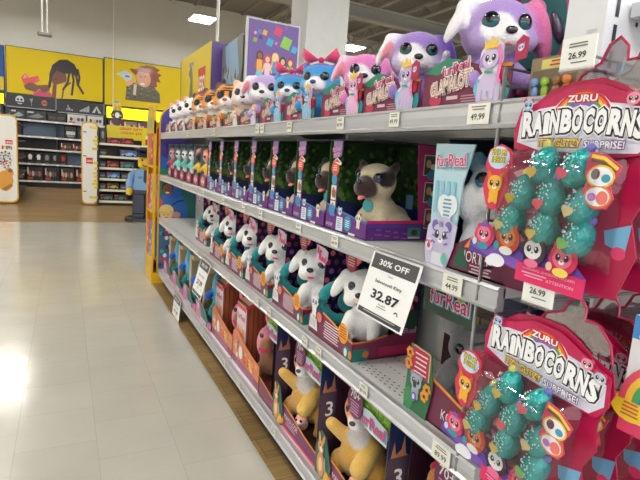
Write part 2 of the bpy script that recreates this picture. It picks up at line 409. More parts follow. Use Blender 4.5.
# ---- banners on the back wall
Yw = 16.2
def banner(name, x0, x1, z0, z1, col, label, draw=None):
    t = thing(name, label, 'banner', (0, Yw, 0))
    mb = MB(); mb.box(x0, x1, 0, .06, z0, z1, (40, 40, 42), 'paint'); mb.build('frame', t)
    mb = MB(); fr = FY(0, -.012, 0); mb.box(x0 + .02, x1 - .02, -.012, 0, z0 + .02, z1 - .02, col, 'paper')
    if draw: draw(mb, fr)
    mb.build('printed_panel', t)
YEL = (234, 204, 8)
def px(x): return -1.582 + .02477 * x
def pz(x, y): return 2.41 + (107 - .155 * (104 - x) - y) * .0254
def braids(mb, fr):
    q = lambda x, y: (px(x), pz(x, y))
    D = (42, 34, 40); S = (122, 72, 52)
    mb.poly(fr, [q(33, 97), (q(34, 92)), q(40, 89), q(50, 92), q(54, 97)], (214, 70, 110), .002)
    mb.ell(fr, *q(59, 76), .20, .29, S, .003); mb.poly(fr, [q(53, 84), q(66, 84), q(70, 98), q(52, 98)], S, .0025)
    mb.poly(fr, [q(57, 84), q(72, 80), q(76, 100), q(56, 99)], YEL, .0035); mb.line(fr, [q(62, 99), q(64, 88), q(71, 82)], .04, (120, 70, 40), .004)
    mb.poly(fr, [q(49, 86), q(50, 72), q(53, 63), q(60, 58), q(68, 58), q(75, 63), q(79, 72), q(77, 78), q(73, 72), q(67, 69), q(59, 68), q(53, 74), q(51, 87)], D, .005)
    mb.ell(fr, *q(66, 66), .27, .17, D, .0055)
    for pts in ([(72, 68), (74, 80), (72, 96)], [(76, 70), (78, 84), (84, 95)], [(70, 70), (68, 82), (63, 90)], [(78, 68), (80, 78), (78, 86)], [(52, 72), (50, 82), (49, 88)]):
        mb.line(fr, [q(*p) for p in pts], .055, D, .006)
    mb.ell(fr, *q(56, 78), .03, .015, (30, 20, 20), .006)
    mb.poly(fr, [q(25, 84), q(31, 80), q(38, 84), q(48, 84), q(50, 90), q(44, 92), q(40, 88), q(36, 91), q(27, 88)], (120, 66, 48), .0065)
    mb.poly(fr, [q(23, 76), q(26, 71), q(30, 76), q(39, 74), q(40, 80), q(34, 82), q(30, 81), q(25, 82)], (222, 60, 70), .007); mb.poly(fr, [q(24, 77), q(26, 72), q(29, 76)], (240, 150, 170), .0074)
def redhead(mb, fr):
    q = lambda x, y: (px(x), pz(x, y))
    H = (140, 60, 40); S = (226, 168, 140)
    mb.poly(fr, [q(129, 103), q(130, 90), q(138, 84), q(148, 88), q(160, 88), q(168, 98), q(169, 109)], (88, 84, 62), .002)
    for i in range(26):
        mb.ell(fr, px(131 + (i * 7.3) % 36), pz(131 + (i * 7.3) % 36, 89 + (i * 5.1) % 14), .04, .03, ((60, 62, 44), (120, 112, 84))[i % 2], .0024 + i * .00001, rot=i)
    mb.poly(fr, [q(141, 84), q(140, 76), q(136, 72), q(133, 68), q(140, 69), q(145, 66), q(153, 65), q(161, 67), q(168, 71), q(164, 73), q(170, 77), q(166, 79), q(169, 85), q(164, 84), q(165, 90), q(158, 90), q(154, 86), q(146, 88)], H, .003)
    mb.line(fr, [q(146, 68), q(158, 70), q(166, 76)], .04, (176, 84, 56), .0034); mb.line(fr, [q(150, 67), q(160, 74), q(163, 84)], .03, (112, 44, 30), .0035)
    mb.ell(fr, *q(149, 80), .21, .25, S, .004, rot=.2); mb.ell(fr, *q(150, 70), .22, .09, H, .0045)
    for a in (146, 151): mb.ell(fr, *q(a, 78), .022, .014, (60, 40, 30), .0048)
    mb.ell(fr, *q(148, 86), .07, .035, (250, 240, 235), .005); mb.line(fr, [q(139, 98), q(140, 86)], .08, (206, 196, 170), .005)
    mb.ell(fr, *q(134, 82), .09, .12, S, .0055)
    mb.poly(fr, [q(119, 74), q(128, 70), q(136, 75), q(136, 80), q(130, 83), q(126, 78)], (200, 214, 226), .006); mb.ell(fr, *q(131, 77), .07, .03, (90, 130, 180), .0066)
banner('wall_banner', -1.37, 1.02, 2.45, 3.68, YEL, 'yellow wall banner of a child with dark braids holding a red toy', braids)
banner('wall_banner', 1.03, 4.6, 2.40, 3.73, YEL, 'yellow wall banner of a laughing red-haired child in a camouflage jacket', redhead)
def bl(mb, fr):
    mb.rect(fr, -3.6, 2.47, -1.42, 2.52, (60, 150, 60), .002); mb.rect(fr, -3.6, 2.52, -1.42, 2.85, YEL, .002)
banner('wall_banner', -3.7, -1.40, 2.45, 3.66, (36, 92, 176), 'blue and yellow wall banner cut by the left frame edge', bl)

# bright yellow light boxes and the dark header
def lightbox(x0, x1, z0, z1, label):
    t = thing('light_box_sign', label, 'sign', (0, 15.95, 0))
    mb = MB(); mb.box(x0, x1, .0, .2, z0, z1, (60, 55, 30), 'paint'); mb.build('housing', t)
    mb = MB(); mb.box(x0 + .01, x1 - .01, -.01, 0, z0 + .02, z1 - .02, (250, 232, 20), 'glow'); mb.build('lit_face', t)
lightbox(1.08, 2.40, 2.02, 2.37, 'lit yellow header strip under the banner with the red-haired child')
lightbox(2.42, 4.4, 2.02, 2.37, 'lit yellow header strip just left of the purple curved end panel')
lightbox(-3.6, -1.40, 2.12, 2.42, 'lit yellow header strip at the left frame edge')
def dark_header(x0, x1, z0, z1, label, kind):
    mb = MB(); mb.box(x0, x1, 15.93, 16.1, z0, z1, (34, 34, 38), 'print'); fr = FY(0, 15.928, 0)
    mb.line(fr, [(x0, z0), (x1, z0)], .03, (160, 160, 165), .001); mb.line(fr, [(x1, z0), (x1, z1)], .02, (150, 150, 155), .001)
    w = x1 - x0; zc = (z0 + z1) / 2
    if kind == 0:
        mb.ell(fr, x0 + w * .27, zc + .02, .1, .11, (210, 210, 215), .001); mb.rect(fr, x0 + w * .27 - .09, zc - .06, x0 + w * .27 + .09, zc - .02, (60, 60, 65), .002)
        mb.ell(fr, x0 + w * .27 - .04, zc + .03, .03, .03, (50, 50, 55), .002); mb.ell(fr, x0 + w * .27 + .04, zc + .03, .03, .03, (50, 50, 55), .002)
        mb.line(fr, [(x0 + w * .48, zc + .08), (x0 + w * .5, zc), (x0 + w * .52, zc + .09)], .03, (150, 150, 155), .001); mb.rect(fr, x0 + w * .495, zc - .1, x0 + w * .505, zc, (150, 150, 155), .001)
        mb.ell(fr, x0 + w * .76, zc, .07, .08, (196, 96, 60), .001); mb.rect(fr, x0 + w * .76 - .05, zc - .02, x0 + w * .76 + .05, zc + .02, (60, 60, 110), .002)
    else:
        for i, hh in enumerate((.05, .15, .08, .05, .04)): mb.rect(fr, x0 + w * (.2 + .03 * i), zc - .1, x0 + w * (.215 + .03 * i), zc - .1 + hh, (190, 190, 195), .001)
        for i in range(7): mb.rect(fr, x0 + w * (.48 + .03 * i), zc - .1, x0 + w * (.5 + .03 * i), zc - .06 + i * .022, (190, 190, 195), .001)
        mb.poly(fr, [(x0 + w * .74, zc - .1), (x0 + w * .84, zc + .1), (x0 + w * .94, zc - .1)], (190, 190, 195), .001); mb.poly(fr, [(x0 + w * .8, zc - .1), (x0 + w * .84, zc + .03), (x0 + w * .88, zc - .1)], (34, 34, 38), .002)
    tag(mb.build('header_panel'), label, 'sign')
dark_header(-1.36, -.19, 2.09, 2.43, 'black header panel with a pale helmet emblem on it', 0)
dark_header(-.18, 1.02, 2.06, 2.40, 'black header panel with small grey building outlines on it', 1)

# ---- dark shelving along the back wall
DK = (30, 30, 34)
t = thing('back_shelving', 'black wall shelving unit full of dark toy boxes at the far end', 'shelving', (0, 15.62, 0))
mb = MB(); mb.box(-1.45, 1.05, .5, .55, 0, 2.1, DK, 'paint'); mb.box(-1.45, 1.05, .05, .5, 0, .17, (22, 22, 24), 'paint'); mb.build('back_panel', t)
for x in (-1.45, -.2, 1.02): mb = MB(); mb.box(x, x + .04, .0, .5, 0, 2.1, DK, 'paint'); mb.build('upright', t)
BZ = (.17, .63, 1.02, 1.35, 1.77)
for i, z in enumerate(BZ):
    mb = MB(); mb.box(-1.4, 1.02, 0, .5, z - .02, z, (60, 60, 64), 'paint'); mb.box(-1.4, 1.02, -.02, 0, z - .035, z + .012, (222, 222, 220) if i in (0, 2, 3, 4) else (200, 200, 200), 'paint')
    for k in range(7): mb.rect(FY(0, -.021, 0), -1.2 + k * .33, z - .03, -1.12 + k * .33, z + .008, (250, 250, 245), .001)
    mb.build('shelf', t)
for x0, x1, z in ((24, 64, 3), (67, 82, 1), (8, 12, 4)):
    mb = MB(); mb.box(px(x0), px(x1), .47, .5, BZ[z] + .01, BZ[z] + .36, (132, 158, 190), 'paint'); mb.build('backing_sheet', t)
ORD = ('first', 'second', 'third', 'fourth', 'fifth', 'sixth', 'seventh', 'eighth', 'ninth', 'tenth', 'eleventh', 'twelfth', 'thirteenth', 'fourteenth')
SH = ('bottom', 'second lowest', 'middle', 'second highest', 'top')
def farbox(x0, x1, z, h, col, art, label, group, y=15.66, d=.3, name='toy_box', cat='toy box'):
    mb = MB(); mb.box(x0, x1, y, y + d, z, z + h, col, 'print'); fr = FY((x0 + x1) / 2, y, z); w = x1 - x0
    k = art[0]; c = art[1]
    if k == 'helmet': mb.ell(fr, 0, h * .62, w * .26, h * .22, c, .001); mb.rect(fr, -w * .2, h * .35, w * .2, h * .55, c, .001); mb.rect(fr, -w * .3, h * .08, w * .3, h * .16, (90, 90, 95), .001)
    elif k == 'ship': mb.poly(fr, [(-w * .4, h * .3), (w * .1, h * .75), (w * .42, h * .45), (w * .1, h * .25)], c, .001); mb.rect(fr, -w * .42, h * .75, -w * .1, h * .9, (200, 200, 200), .001)
    elif k == 'figures':
        for i in range(4): mb.ell(fr, w * (-.3 + .2 * i), h * .5, w * .09, h * .2, (c, (200, 180, 160), (90, 90, 100))[i % 3], .001 + i * 1e-4)
        mb.rect(fr, -w * .42, h * .1, -w * .1, h * .25, (190, 60, 60), .002); mb.rect(fr, -w * .45, h * .45, -w * .37, h * .92, (220, 220, 220), .002)
    elif k == 'car': mb.poly(fr, [(-w * .42, h * .25), (-w * .4, h * .45), (-w * .15, h * .5), (-w * .02, h * .68), (w * .2, h * .68), (w * .3, h * .48), (w * .42, h * .42), (w * .42, h * .25)], c, .001); mb.ell(fr, -w * .25, h * .26, w * .08, h * .13, (15, 15, 18), .002); mb.ell(fr, w * .26, h * .26, w * .08, h * .13, (15, 15, 18), .002); mb.rect(fr, -w * .46, h * .74, -w * .25, h * .95, (220, 60, 50), .001)
    elif k == 'word': mb.rect(fr, -w * .42, h * .35, w * .42, h * .62, c, .001); lines(mb, fr, 0, h * .25, w * .7, 2, h * .08, c, .001)
    return tag(mb.build(name), label, cat, group)
g = 'dark toy boxes on the far wall shelving'
rows = {
 4: [(13, 27, .25, (40, 42, 48), ('ship', (150, 160, 170))), (27, 47, .25, (34, 36, 40), ('ship', (120, 125, 130))), (48, 66, .24, (26, 26, 28), ('word', (70, 70, 76))), (67, 86, .25, (200, 202, 204), ('figures', (60, 60, 66))), (87, 104, .25, (204, 205, 208), ('figures', (70, 66, 66)))],
 3: [(13, 23, .34, (60, 26, 34), ('helmet', (190, 60, 80))), (65, 76, .33, (48, 46, 48), ('word', (200, 200, 196))), (77, 86, .32, (34, 34, 36), ('helmet', (110, 110, 116))), (87, 100, .3, (44, 40, 40), ('ship', (140, 120, 100)))],
 2: [(60, 72, .22, (66, 46, 32), ('figures', (150, 90, 50))), (72, 83, .22, (60, 40, 30), ('figures', (170, 100, 60))), (84, 100, .22, (50, 40, 40), ('figures', (160, 60, 50)))],
 1: [(18, 27, .3, (28, 28, 32), ('helmet', (120, 60, 66))), (27, 35, .3, (24, 24, 28), ('helmet', (225, 225, 225))), (35, 43, .3, (24, 24, 28), ('helmet', (235, 235, 235))), (43, 51, .3, (26, 26, 30), ('helmet', (140, 145, 150))), (51, 59, .3, (24, 24, 28), ('helmet', (170, 170, 172))), (59, 66.5, .3, (54, 20, 26), ('helmet', (196, 40, 50)))],
 0: [(18, 26, .36, (30, 30, 32), ('word', (150, 150, 150))), (27, 43, .38, (36, 30, 34), ('figures', (170, 90, 90))), (44, 59, .38, (36, 30, 32), ('figures', (180, 90, 90))), (60, 74, .38, (60, 34, 30), ('figures', (220, 160, 90))), (75, 90, .38, (54, 34, 32), ('figures', (190, 90, 70)))]}
AW = {'helmet': 'helmet picture', 'ship': 'vehicle picture', 'word': 'plain lettered', 'figures': 'figure printed'}
for r, L_ in rows.items():
    for i, (a, b, h, c, art) in enumerate(L_):
        farbox(px(a) + .008, px(b) - .008, BZ[r], h, c, art, f'{AW[art[0]]} toy box, {ORD[i]} from left, {SH[r]} shelf of the far black shelving', g)
# more boxes to the right, below the lit strip
mb = MB(); mb.box(1.1, 4.4, 15.7, 16.2, 0, 2.0, (70, 60, 66), 'paint'); mb.box(1.1, 4.4, 15.6, 15.7, 1.68, 1.70, (210, 210, 205), 'paint'); mb.box(1.1, 4.4, 15.6, 15.7, 0, .5, (50, 46, 50), 'paint')
tag(mb.build('back_shelving'), 'purple-grey wall shelving unit under the lit yellow strips, mostly hidden', 'shelving')
for i, c in enumerate([(120, 40, 84), (150, 120, 90), (110, 50, 90), (128, 60, 100), (104, 44, 80), (140, 80, 110)]):
    farbox(1.14 + i * .38, 1.49 + i * .38, 1.70, .26, c, ('figures', (210, 180, 120)), f'purple toy box under the lit yellow strip, {ORD[i]} from the left', 'purple toy boxes under the lit yellow strips', y=15.58, d=.1)

# ---- gondolas at the mid distance with rounded end panels
def rpanel(fr, w, h, r, n=5):
    P = []
    for cx, cy, t0 in ((w / 2 - r, h - r, 0), (-w / 2 + r, h - r, 1), (-w / 2 + r, r, 2), (w / 2 - r, r, 3)):
        for k in range(n + 1): t_ = (t0 + k / n) * PI / 2; P.append((cx + r * math.cos(t_), cy + r * math.sin(t_)))
    return P
def end_panel(x0, x1, y, h, label, art):
    t = thing('gondola_sign', label, 'display panel', ((x0 + x1) / 2, y, .02)); w = x1 - x0; fr = FY(0, 0, 0)
    mb = MB(); mb.prism(fr, rpanel(fr, w, h, .1), -.04, 0, (228, 176, 30), 'paint'); mb.build('yellow_rim', t)
    mb = MB(); mb.prism(Fr((0, 0, .03), (1, 0, 0), (0, 0, 1), (0, -1, 0)), rpanel(fr, w - .04, h - .06, .09), 0, .004, (236, 236, 232), 'print'); art(mb, Fr((0, -.004, 0), (1, 0, 0), (0, 0, 1), (0, -1, 0)), w, h); mb.build('printed_face', t)
def ruler(mb, fr, w, h):
    for z, r_ in ((1.54, 1), (1.36, .4), (1.28, .6), (1.22, .4), (1.12, .7), (.83, 1), (.62, .6), (.55, .5), (.46, .5), (.4, .7), (.33, .4), (.12, 1), (.72, .4)): mb.rect(fr, w * .48 - w * .5 * r_, z, w * .48, z + .05, (240, 210, 40), .001)
    for z in (1.46, .98, .26): mb.rect(fr, -w * .4, z, -w * .2, z + .02, (90, 90, 95), .001)
    mb.rect(fr, -.07, .84, .055, .96, (214, 46, 40), .0015); mb.text(fr, 'LEGO', -.008, .875, .04, (255, 255, 255), .002, .02, .1)
def toy(mb, fr, w, h):
    mb.rect(fr, .08, 1.12, .2, 1.2, (214, 46, 40), .0015); mb.text(fr, 'LEGO', .14, 1.14, .035, (255, 255, 255), .002, .02, .1)
    for i in range(5): mb.rect(fr, .02 + i * .035, 1.02 + (i % 2) * .02, .05 + i * .035, 1.09, ((220, 60, 50), (240, 190, 40), (50, 140, 70), (50, 100, 190), (240, 120, 40))[i], .001)
    for i in range(40):
        a = i * 2.39996; r = .018 * math.sqrt(i) * 1.1; mb.ell(fr, .06 + r * math.cos(a), .83 + r * 1.3 * math.sin(a), .018, .02, ((200, 60, 60), (60, 130, 110), (60, 70, 90), (220, 200, 190), (190, 190, 190))[i % 5], .001 + i * 1e-5)
    mb.ell(fr, .06, .42, .14, .2, (226, 158, 50), .0012); mb.ell(fr, .14, .6, .06, .09, (226, 158, 50), .0012, rot=.5); mb.ell(fr, .15, .62, .035, .04, (120, 76, 110), .002)
    mb.poly(fr, [(-.05, .55), (-.2, .7), (-.2, .62), (-.05, .45)], (226, 158, 50), .0014); mb.ell(fr, -.19, .68, .06, .07, (120, 76, 110), .002)
    for i in range(5): mb.line(fr, [(.02 + i * .03, .28 + i * .02), (.08 + i * .025, .24 + i * .02)], .018, (40, 30, 30), .0022)
    mb.ell(fr, -.12, .18, .14, .1, (240, 240, 238), .0018)
end_panel(-1.36, -.80, 11.4, 1.68, 'tall white rounded end panel with an orange dinosaur picture at left', toy)
end_panel(.31, .62, 11.4, 1.68, 'narrow white rounded end panel with yellow ruler marks', ruler)
t = thing('store_gondola', 'dark gondola shelving running back behind the dinosaur end panel', 'shelving', (0, 0, 0))
mb = MB(); mb.box(-1.3, -1.25, 11.46, 14.2, .1, 1.6, (52, 52, 56), 'paint'); mb.box(-1.3, -.86, 11.5, 14.2, 0, .1, (36, 36, 38), 'paint'); mb.build('back_panel', t)
for z in (.12, .5, .85, 1.2, 1.55):
    mb = MB(); mb.box(-1.25, -.82, 11.5, 14.2, z, z + .03, (92, 92, 96), 'paint'); mb.build('shelf', t)
random.seed(3)
for r, z in enumerate((.15, .53, .88, 1.23)):
    for k in range(2):
        mb = MB(); y0 = 11.6 + k * .6; c = random.choice([(70, 62, 66), (60, 66, 74), (96, 60, 60), (80, 80, 84)]); mb.box(-1.2, -.88, y0, y0 + .5, z, z + .26, c, 'print'); mb.rect(Fr((-.88, y0 + .25, z), (0, 1, 0), (0, 0, 1), (1, 0, 0)), -.15, .06, .15, .18, (150, 140, 130), .002)
        tag(mb.build('toy_box'), f'dim toy box behind the dinosaur end panel, {("nearer", "farther")[k]} one on its {("lowest", "second lowest", "second highest", "highest")[r]} shelf', 'toy box', 'dim boxes behind the dinosaur end panel')
# shelf unit with the little vehicle boxes
t = thing('end_shelving', 'yellow-backed end shelving of toy vehicle boxes beside the ruler panel', 'shelving', (0, 0, 0))
mb = MB(); mb.box(.62, 1.95, 11.95, 12.0, 0, 1.62, (64, 60, 66), 'paint'); mb.box(.62, 1.95, 11.5, 11.95, 0, .07, (30, 30, 32), 'paint'); mb.box(.60, .64, 11.4, 12.0, 0, 1.62, (60, 58, 60), 'paint'); mb.build('back_panel', t)
EZ = (.09, .33, .56, .79, 1.03, 1.29)
for z in EZ:
    mb = MB(); mb.box(.65, 1.95, 11.5, 11.95, z - .02, z, (150, 150, 150), 'paint'); mb.box(.65, 1.95, 11.47, 11.5, z - .035, z + .01, (240, 236, 214), 'paint'); mb.build('shelf', t)
mb = MB(); mb.box(.80, 1.95, 11.62, 11.66, 1.40, 1.68, (232, 212, 30), 'print'); mb.box(1.7, 1.95, 11.55, 11.6, 1.30, 1.45, (232, 212, 30), 'print')
fr = FY(1.18, 11.62, 1.55)
mb.text(fr, 'GREAT GIFTS', .1, .05, .05, (214, 60, 50), .002, .02, .46); mb.text(fr, 'UNDER $50', .1, -.03, .05, (214, 60, 50), .002, .02, .42)
mb.box(1.50, 1.78, 11.6, 11.62, 1.30, 1.62, (232, 212, 30), 'print'); f2 = FY(1.64, 11.6, 1.3)
mb.rect(f2, -.07, .02, .07, .14, (190, 40, 44), .002); mb.rect(f2, -.06, .14, .06, .22, (235, 232, 226), .002); mb.ell(f2, 0, .26, .045, .045, (60, 44, 40), .002); mb.ell(f2, 0, .25, .035, .03, (230, 190, 60), .003)
mb.build('printed_header', t)
cc = [((60, 64, 74), ('ship', (150, 150, 160))), ((120, 24, 34), ('car', (190, 60, 70))), ((110, 24, 36), ('car', (180, 60, 80))), ((60, 66, 80), ('car', (200, 200, 210)))]
veh = {5: [(99, 105, 2, .3), (106, 121, 1, .13), (121, 134, 1, .14)], 4: [(99, 106, 0, .14), (120, 138, 3, .15)], 3: [(99, 105, 0, .13), (106, 119, 4, .14), (120, 135, 5, .14)], 2: [(99, 105, 0, .13), (106, 120, 3, .14), (121, 128, 0, .14)], 1: [(99, 105, 0, .13), (106, 119, 6, .14), (120, 128, 0, .12)], 0: [(99, 113, 7, .14), (114, 128, 7, .14)]}
pal = [((62, 62, 66), ('word', (140, 140, 140))), ((84, 22, 32), ('car', (206, 70, 84))), ((60, 58, 62), ('helmet', (150, 150, 150))), ((70, 100, 150), ('car', (150, 190, 230))), ((76, 48, 44), ('car', (210, 90, 50))), ((70, 90, 100), ('car', (90, 150, 160))), ((70, 60, 50), ('car', (200, 180, 90))), ((54, 66, 62), ('car', (110, 120, 120)))]
WC = ('grey', 'dark red', 'grey', 'light blue', 'orange', 'teal', 'tan', 'dark green')
for r, L_ in veh.items():
    for i, (a, b, k, h) in enumerate(L_):
        x0 = .655 + (a - 98.5) * .0189; farbox(x0, .655 + (b - 98.9) * .0189, EZ[r], h, *pal[k], f'{WC[k]} toy box, {ORD[i]} from left on the {("lowest", "second", "third", "fourth", "fifth", "top")[r]} shelf beside the ruler panel', 'toy vehicle boxes beside the ruler panel', y=11.53, d=.3)

# small blond building-toy figure standing on the shelf unit
t = thing('toy_figure', 'small blond toy figure with a white belly standing above the yellow header', 'toy figure', (1.0, 11.64, 1.682)); t.scale = (.66, .66, .66)
mb = MB(); mb.bbox(-.08, .08, -.05, .05, 0, .22, .02, (60, 36, 40), 'plastic'); mb.build('legs', t)
mb = MB(); mb.prism(FY(0, .05, .22), [(-.12, 0), (.12, 0), (.09, .24), (-.09, .24)], 0, .1, (50, 70, 80), 'plastic'); mb.ell(FY(0, -.05, .22), 0, .1, .07, .09, (235, 232, 226), .004); mb.build('torso', t)
for q in (-1, 1): mb = MB(); mb.tube([(q * .1, 0, .44), (q * .16, -.02, .33), (q * .14, -.06, .24)], .035, (50, 70, 80), 'plastic'); mb.ball((q * .14, -.07, .22), .03, (236, 196, 60)); mb.build('arm', t)
mb = MB(); mb.bbox(-.085, .085, -.085, .085, .46, .64, .08, (238, 200, 90), 'plastic'); fr = FY(0, -.085, .54); mb.ell(fr, -.03, .02, .012, .014, (30, 30, 30), .003); mb.ell(fr, .03, .02, .012, .014, (30, 30, 30), .003); h = mb.build('head', t)
mb = MB(); mb.ball((0, .03, .62), (.13, .11, .12), (240, 206, 70)); mb.ball((-.1, .02, .52), (.04, .07, .12), (240, 206, 70)); mb.ball((.1, .02, .52), (.04, .07, .12), (240, 206, 70)); mb.ball((0, .02, .74), (.09, .08, .04), (150, 170, 190)); mb.build('hair', t)

# large blue-shirted toy policeman
t = thing('giant_toy_figure', 'large toy policeman figure in light blue shirt and navy trousers on a dark base', 'display figure', (1.26, 9.15, 0), -.25)
NV = (22, 34, 62); BL = (126, 168, 214)
mb = MB(); mb.bbox(-.42, .42, -.3, .3, 0, .045, .2, (44, 44, 48), 'plastic'); mb.build('base', t)
for q in (-1, 1):
    mb = MB(); mb.bbox(q * .135 - .125, q * .135 + .125, -.17, .12, .045, .16, .02, NV, 'plastic'); mb.bbox(q * .135 - .125, q * .135 + .125, -.1, .12, .16, .58, .02, NV, 'plastic'); mb.build('leg', t)
mb = MB(); mb.bbox(-.27, .27, -.12, .13, .58, .67, .02, NV, 'plastic'); mb.build('hips', t)
mb = MB(); mb.prism(FY(0, .13, .67), [(-.26, 0), (.26, 0), (.19, .44), (-.19, .44)], 0, .26, BL, 'plastic'); fr = FY(0, -.13, .67)
mb.poly(fr, [(.1 + .06 * math.cos(i * PI / 5 + PI / 2) * (1 if i % 2 == 0 else .45), .26 + .07 * math.sin(i * PI / 5 + PI / 2) * (1 if i % 2 == 0 else .45)) for i in range(10)], (90, 110, 110), .003); mb.poly(fr, [(-.03, .43), (.03, .43), (.04, .2), (0, .14), (-.04, .2)], (30, 44, 72), .003); mb.rect(fr, -.15, .24, -.05, .3, (100, 140, 190), .003); mb.build('torso', t)
for q in (-1, 1):
    mb = MB(); mb.tube([(q * .2, 0, 1.06), (q * .29, -.01, .95), (q * .33, -.05, .8), (q * .31, -.14, .68)], [.08, .09, .085, .08], BL, 'plastic', n=10); mb.build('arm', t)
    mb = MB(); mb.ball((q * .31, -.16, .64), (.075, .085, .09), (238, 196, 40)); mb.tube([(q * .31 - .05, -.2, .6), (q * .31, -.26, .58), (q * .31 + .05, -.2, .6)], .03, (238, 196, 40)); mb.build('hand', t)
mb = MB(); mb.bbox(-.17, .17, -.17, .17, 1.12, 1.42, .165, (240, 200, 34), 'plastic', seg=5); fr = FY(0, -.171, 1.25)
mb.arc(fr, 0, 0, .055, .075, PI * 1.15, PI * 1.85, (30, 26, 20), .006); mb.ell(fr, -.06, .06, .02, .024, (20, 20, 20), .006); mb.ell(fr, .06, .06, .02, .024, (20, 20, 20), .006); mb.build('head', t)
mb = MB(); mb.bbox(-.19, .19, -.19, .19, 1.38, 1.48, .18, NV, 'plastic', seg=5); mb.bbox(-.22, .22, -.22, .22, 1.48, 1.58, .2, NV, 'plastic', seg=5); mb.bbox(-.15, .15, -.28, -.1, 1.37, 1.4, .08, (14, 18, 30), 'plastic'); mb.build('police_cap', t)
t.scale = (.8, .8, .8)

# ---- boards standing on the next gondola
mb = MB(); mb.box(1.75, 2.7, 6.0, 9.1, 0, 1.75, (120, 116, 120), 'paint'); tag(mb.build('store_gondola'), 'grey gondola of the next aisle carrying the tall printed boards', 'shelving')
t = thing('advertising_board', 'tall yellow advertising board with a red square emblem and purple end', 'advertising board', (1.777, 7.0, 1.75))
mb = MB(); mb.box(.0, .25, 0, 2.0, 0, .98, (104, 76, 160), 'print'); mb.build('core', t)
mb = MB(); mb.box(-.012, 0, 0, 2.0, 0, .985, (234, 206, 30), 'print'); fr = Fr((-.012, 1.0, .5), (0, -1, 0), (0, 0, 1), (-1, 0, 0))
mb.rect(fr, .32, -.3, .75, .2, (214, 46, 40), .001); mb.text(fr, 'LEGO', .535, -.12, .2, (255, 255, 255), .003, .03, .38)
mb.poly(fr, [(-.3, -.4), (-.2, .1), (-.35, .2), (-.15, .35), (-.05, .15), (0, -.4)], (110, 110, 130), .001); mb.rect(fr, -.3, .3, .0, .36, (150, 150, 160), .002); mb.rect(fr, -.98, -.48, -.9, .48, (170, 150, 60), .001)
mb.build('yellow_face', t)
t = thing('advertising_board', 'grey and sky blue photo board between the yellow and purple boards', 'advertising board', (1.925, 6.06, 1.75))
mb = MB(); mb.box(0, .06, 0, .9, 0, .92, (90, 88, 90), 'print'); mb.build('core', t)
mb = MB(); mb.add([(-.01, 0, 0), (-.01, .9, 0), (-.01, .9, .90), (-.01, 0, .95)], [(0, 1, 2, 3)], (128, 128, 124)); fr = Fr((-.012, .45, 0), (0, -1, 0), (0, 0, 1), (-1, 0, 0))
mb.poly(fr, [(-.2, .4), (-.3, .9), (.2, .93), (.35, .5), (.1, .35)], (140, 180, 214), .001)
random.seed(5)
for i in range(40): a, b = random.uniform(-.42, .42), random.uniform(0, .6); mb.poly(fr, [(a, b), (a + .05, b + random.uniform(.06, .2)), (a + .09, b - .02)], random.choice([(90, 88, 80), (170, 166, 158), (60, 58, 56), (110, 120, 130), (196, 190, 180)]), .002 + i * 1e-5)
mb.build('photo_face', t)
t = thing('advertising_board', 'purple advertising board of five toy girls under coloured shapes', 'advertising board', (0, 6.0, 0))
mb = MB(); mb.box(1.93, 2.62, 0, .05, 1.75, 2.87, (205, 204, 210), 'paint'); mb.build('frame', t)
mb = MB(); mb.box(1.955, 2.595, -.01, 0, 1.75, 2.85, (110, 84, 160), 'print'); fr = FY(2.275, -.01, 0)
for a, b, r, c in ((-.24, 2.7, .02, (230, 150, 160)), (-.19, 2.72, .03, (70, 130, 200)), (-.12, 2.72, .035, (236, 170, 60)), (-.24, 2.62, .03, (160, 170, 60)), (-.05, 2.62, .05, (60, 170, 210)), (.05, 2.76, .06, (220, 50, 110)), (.16, 2.64, .08, (140, 200, 70)), (.27, 2.58, .045, (60, 170, 220)), (.03, 2.62, .02, (230, 120, 160)), (.15, 2.82, .03, (120, 90, 170)), (-.17, 2.66, .03, (80, 50, 150))):
    mb.poly(fr, [(a - r, b - r * .6), (a + r * .5, b - r), (a + r, b + r * .6), (a - r * .4, b + r)], c, .001)
for i, (hr, tp, sk, sn) in enumerate((((90, 50, 36), (240, 170, 60), (120, 190, 220), (150, 96, 64)), ((200, 70, 90), (240, 200, 210), (80, 160, 200), (236, 190, 150)), ((240, 210, 90), (60, 150, 200), (110, 60, 150), (240, 200, 160)), ((60, 44, 50), (170, 220, 230), (90, 60, 140), (230, 180, 140)), ((150, 56, 40), (120, 170, 80), (110, 70, 160), (236, 190, 150)))):
    a = -.17 + i * .1; z = 2.42 + (.03 if i in (0, 2) else 0)
    mb.ell(fr, a, z, .045, .06, hr, .001); mb.rect(fr, a - .045, z - .09, a + .045, z, hr, .001); mb.ell(fr, a, z - .005, .028, .036, sn, .002)
    mb.rect(fr, a - .035, z - .19, a + .035, z - .045, tp, .0022); mb.poly(fr, [(a - .035, z - .18), (a + .035, z - .18), (a + .06, z - .3), (a - .06, z - .3)], sk, .0024)
    for q in (-1, 1): mb.rect(fr, a + q * .02 - .012, z - .52, a + q * .02 + .012, z - .3, sn, .0018); mb.line(fr, [(a + q * .035, z - .06), (a + q * .06, z - .16)], .018, sn, .0019)
mb.build('printed_face', t)
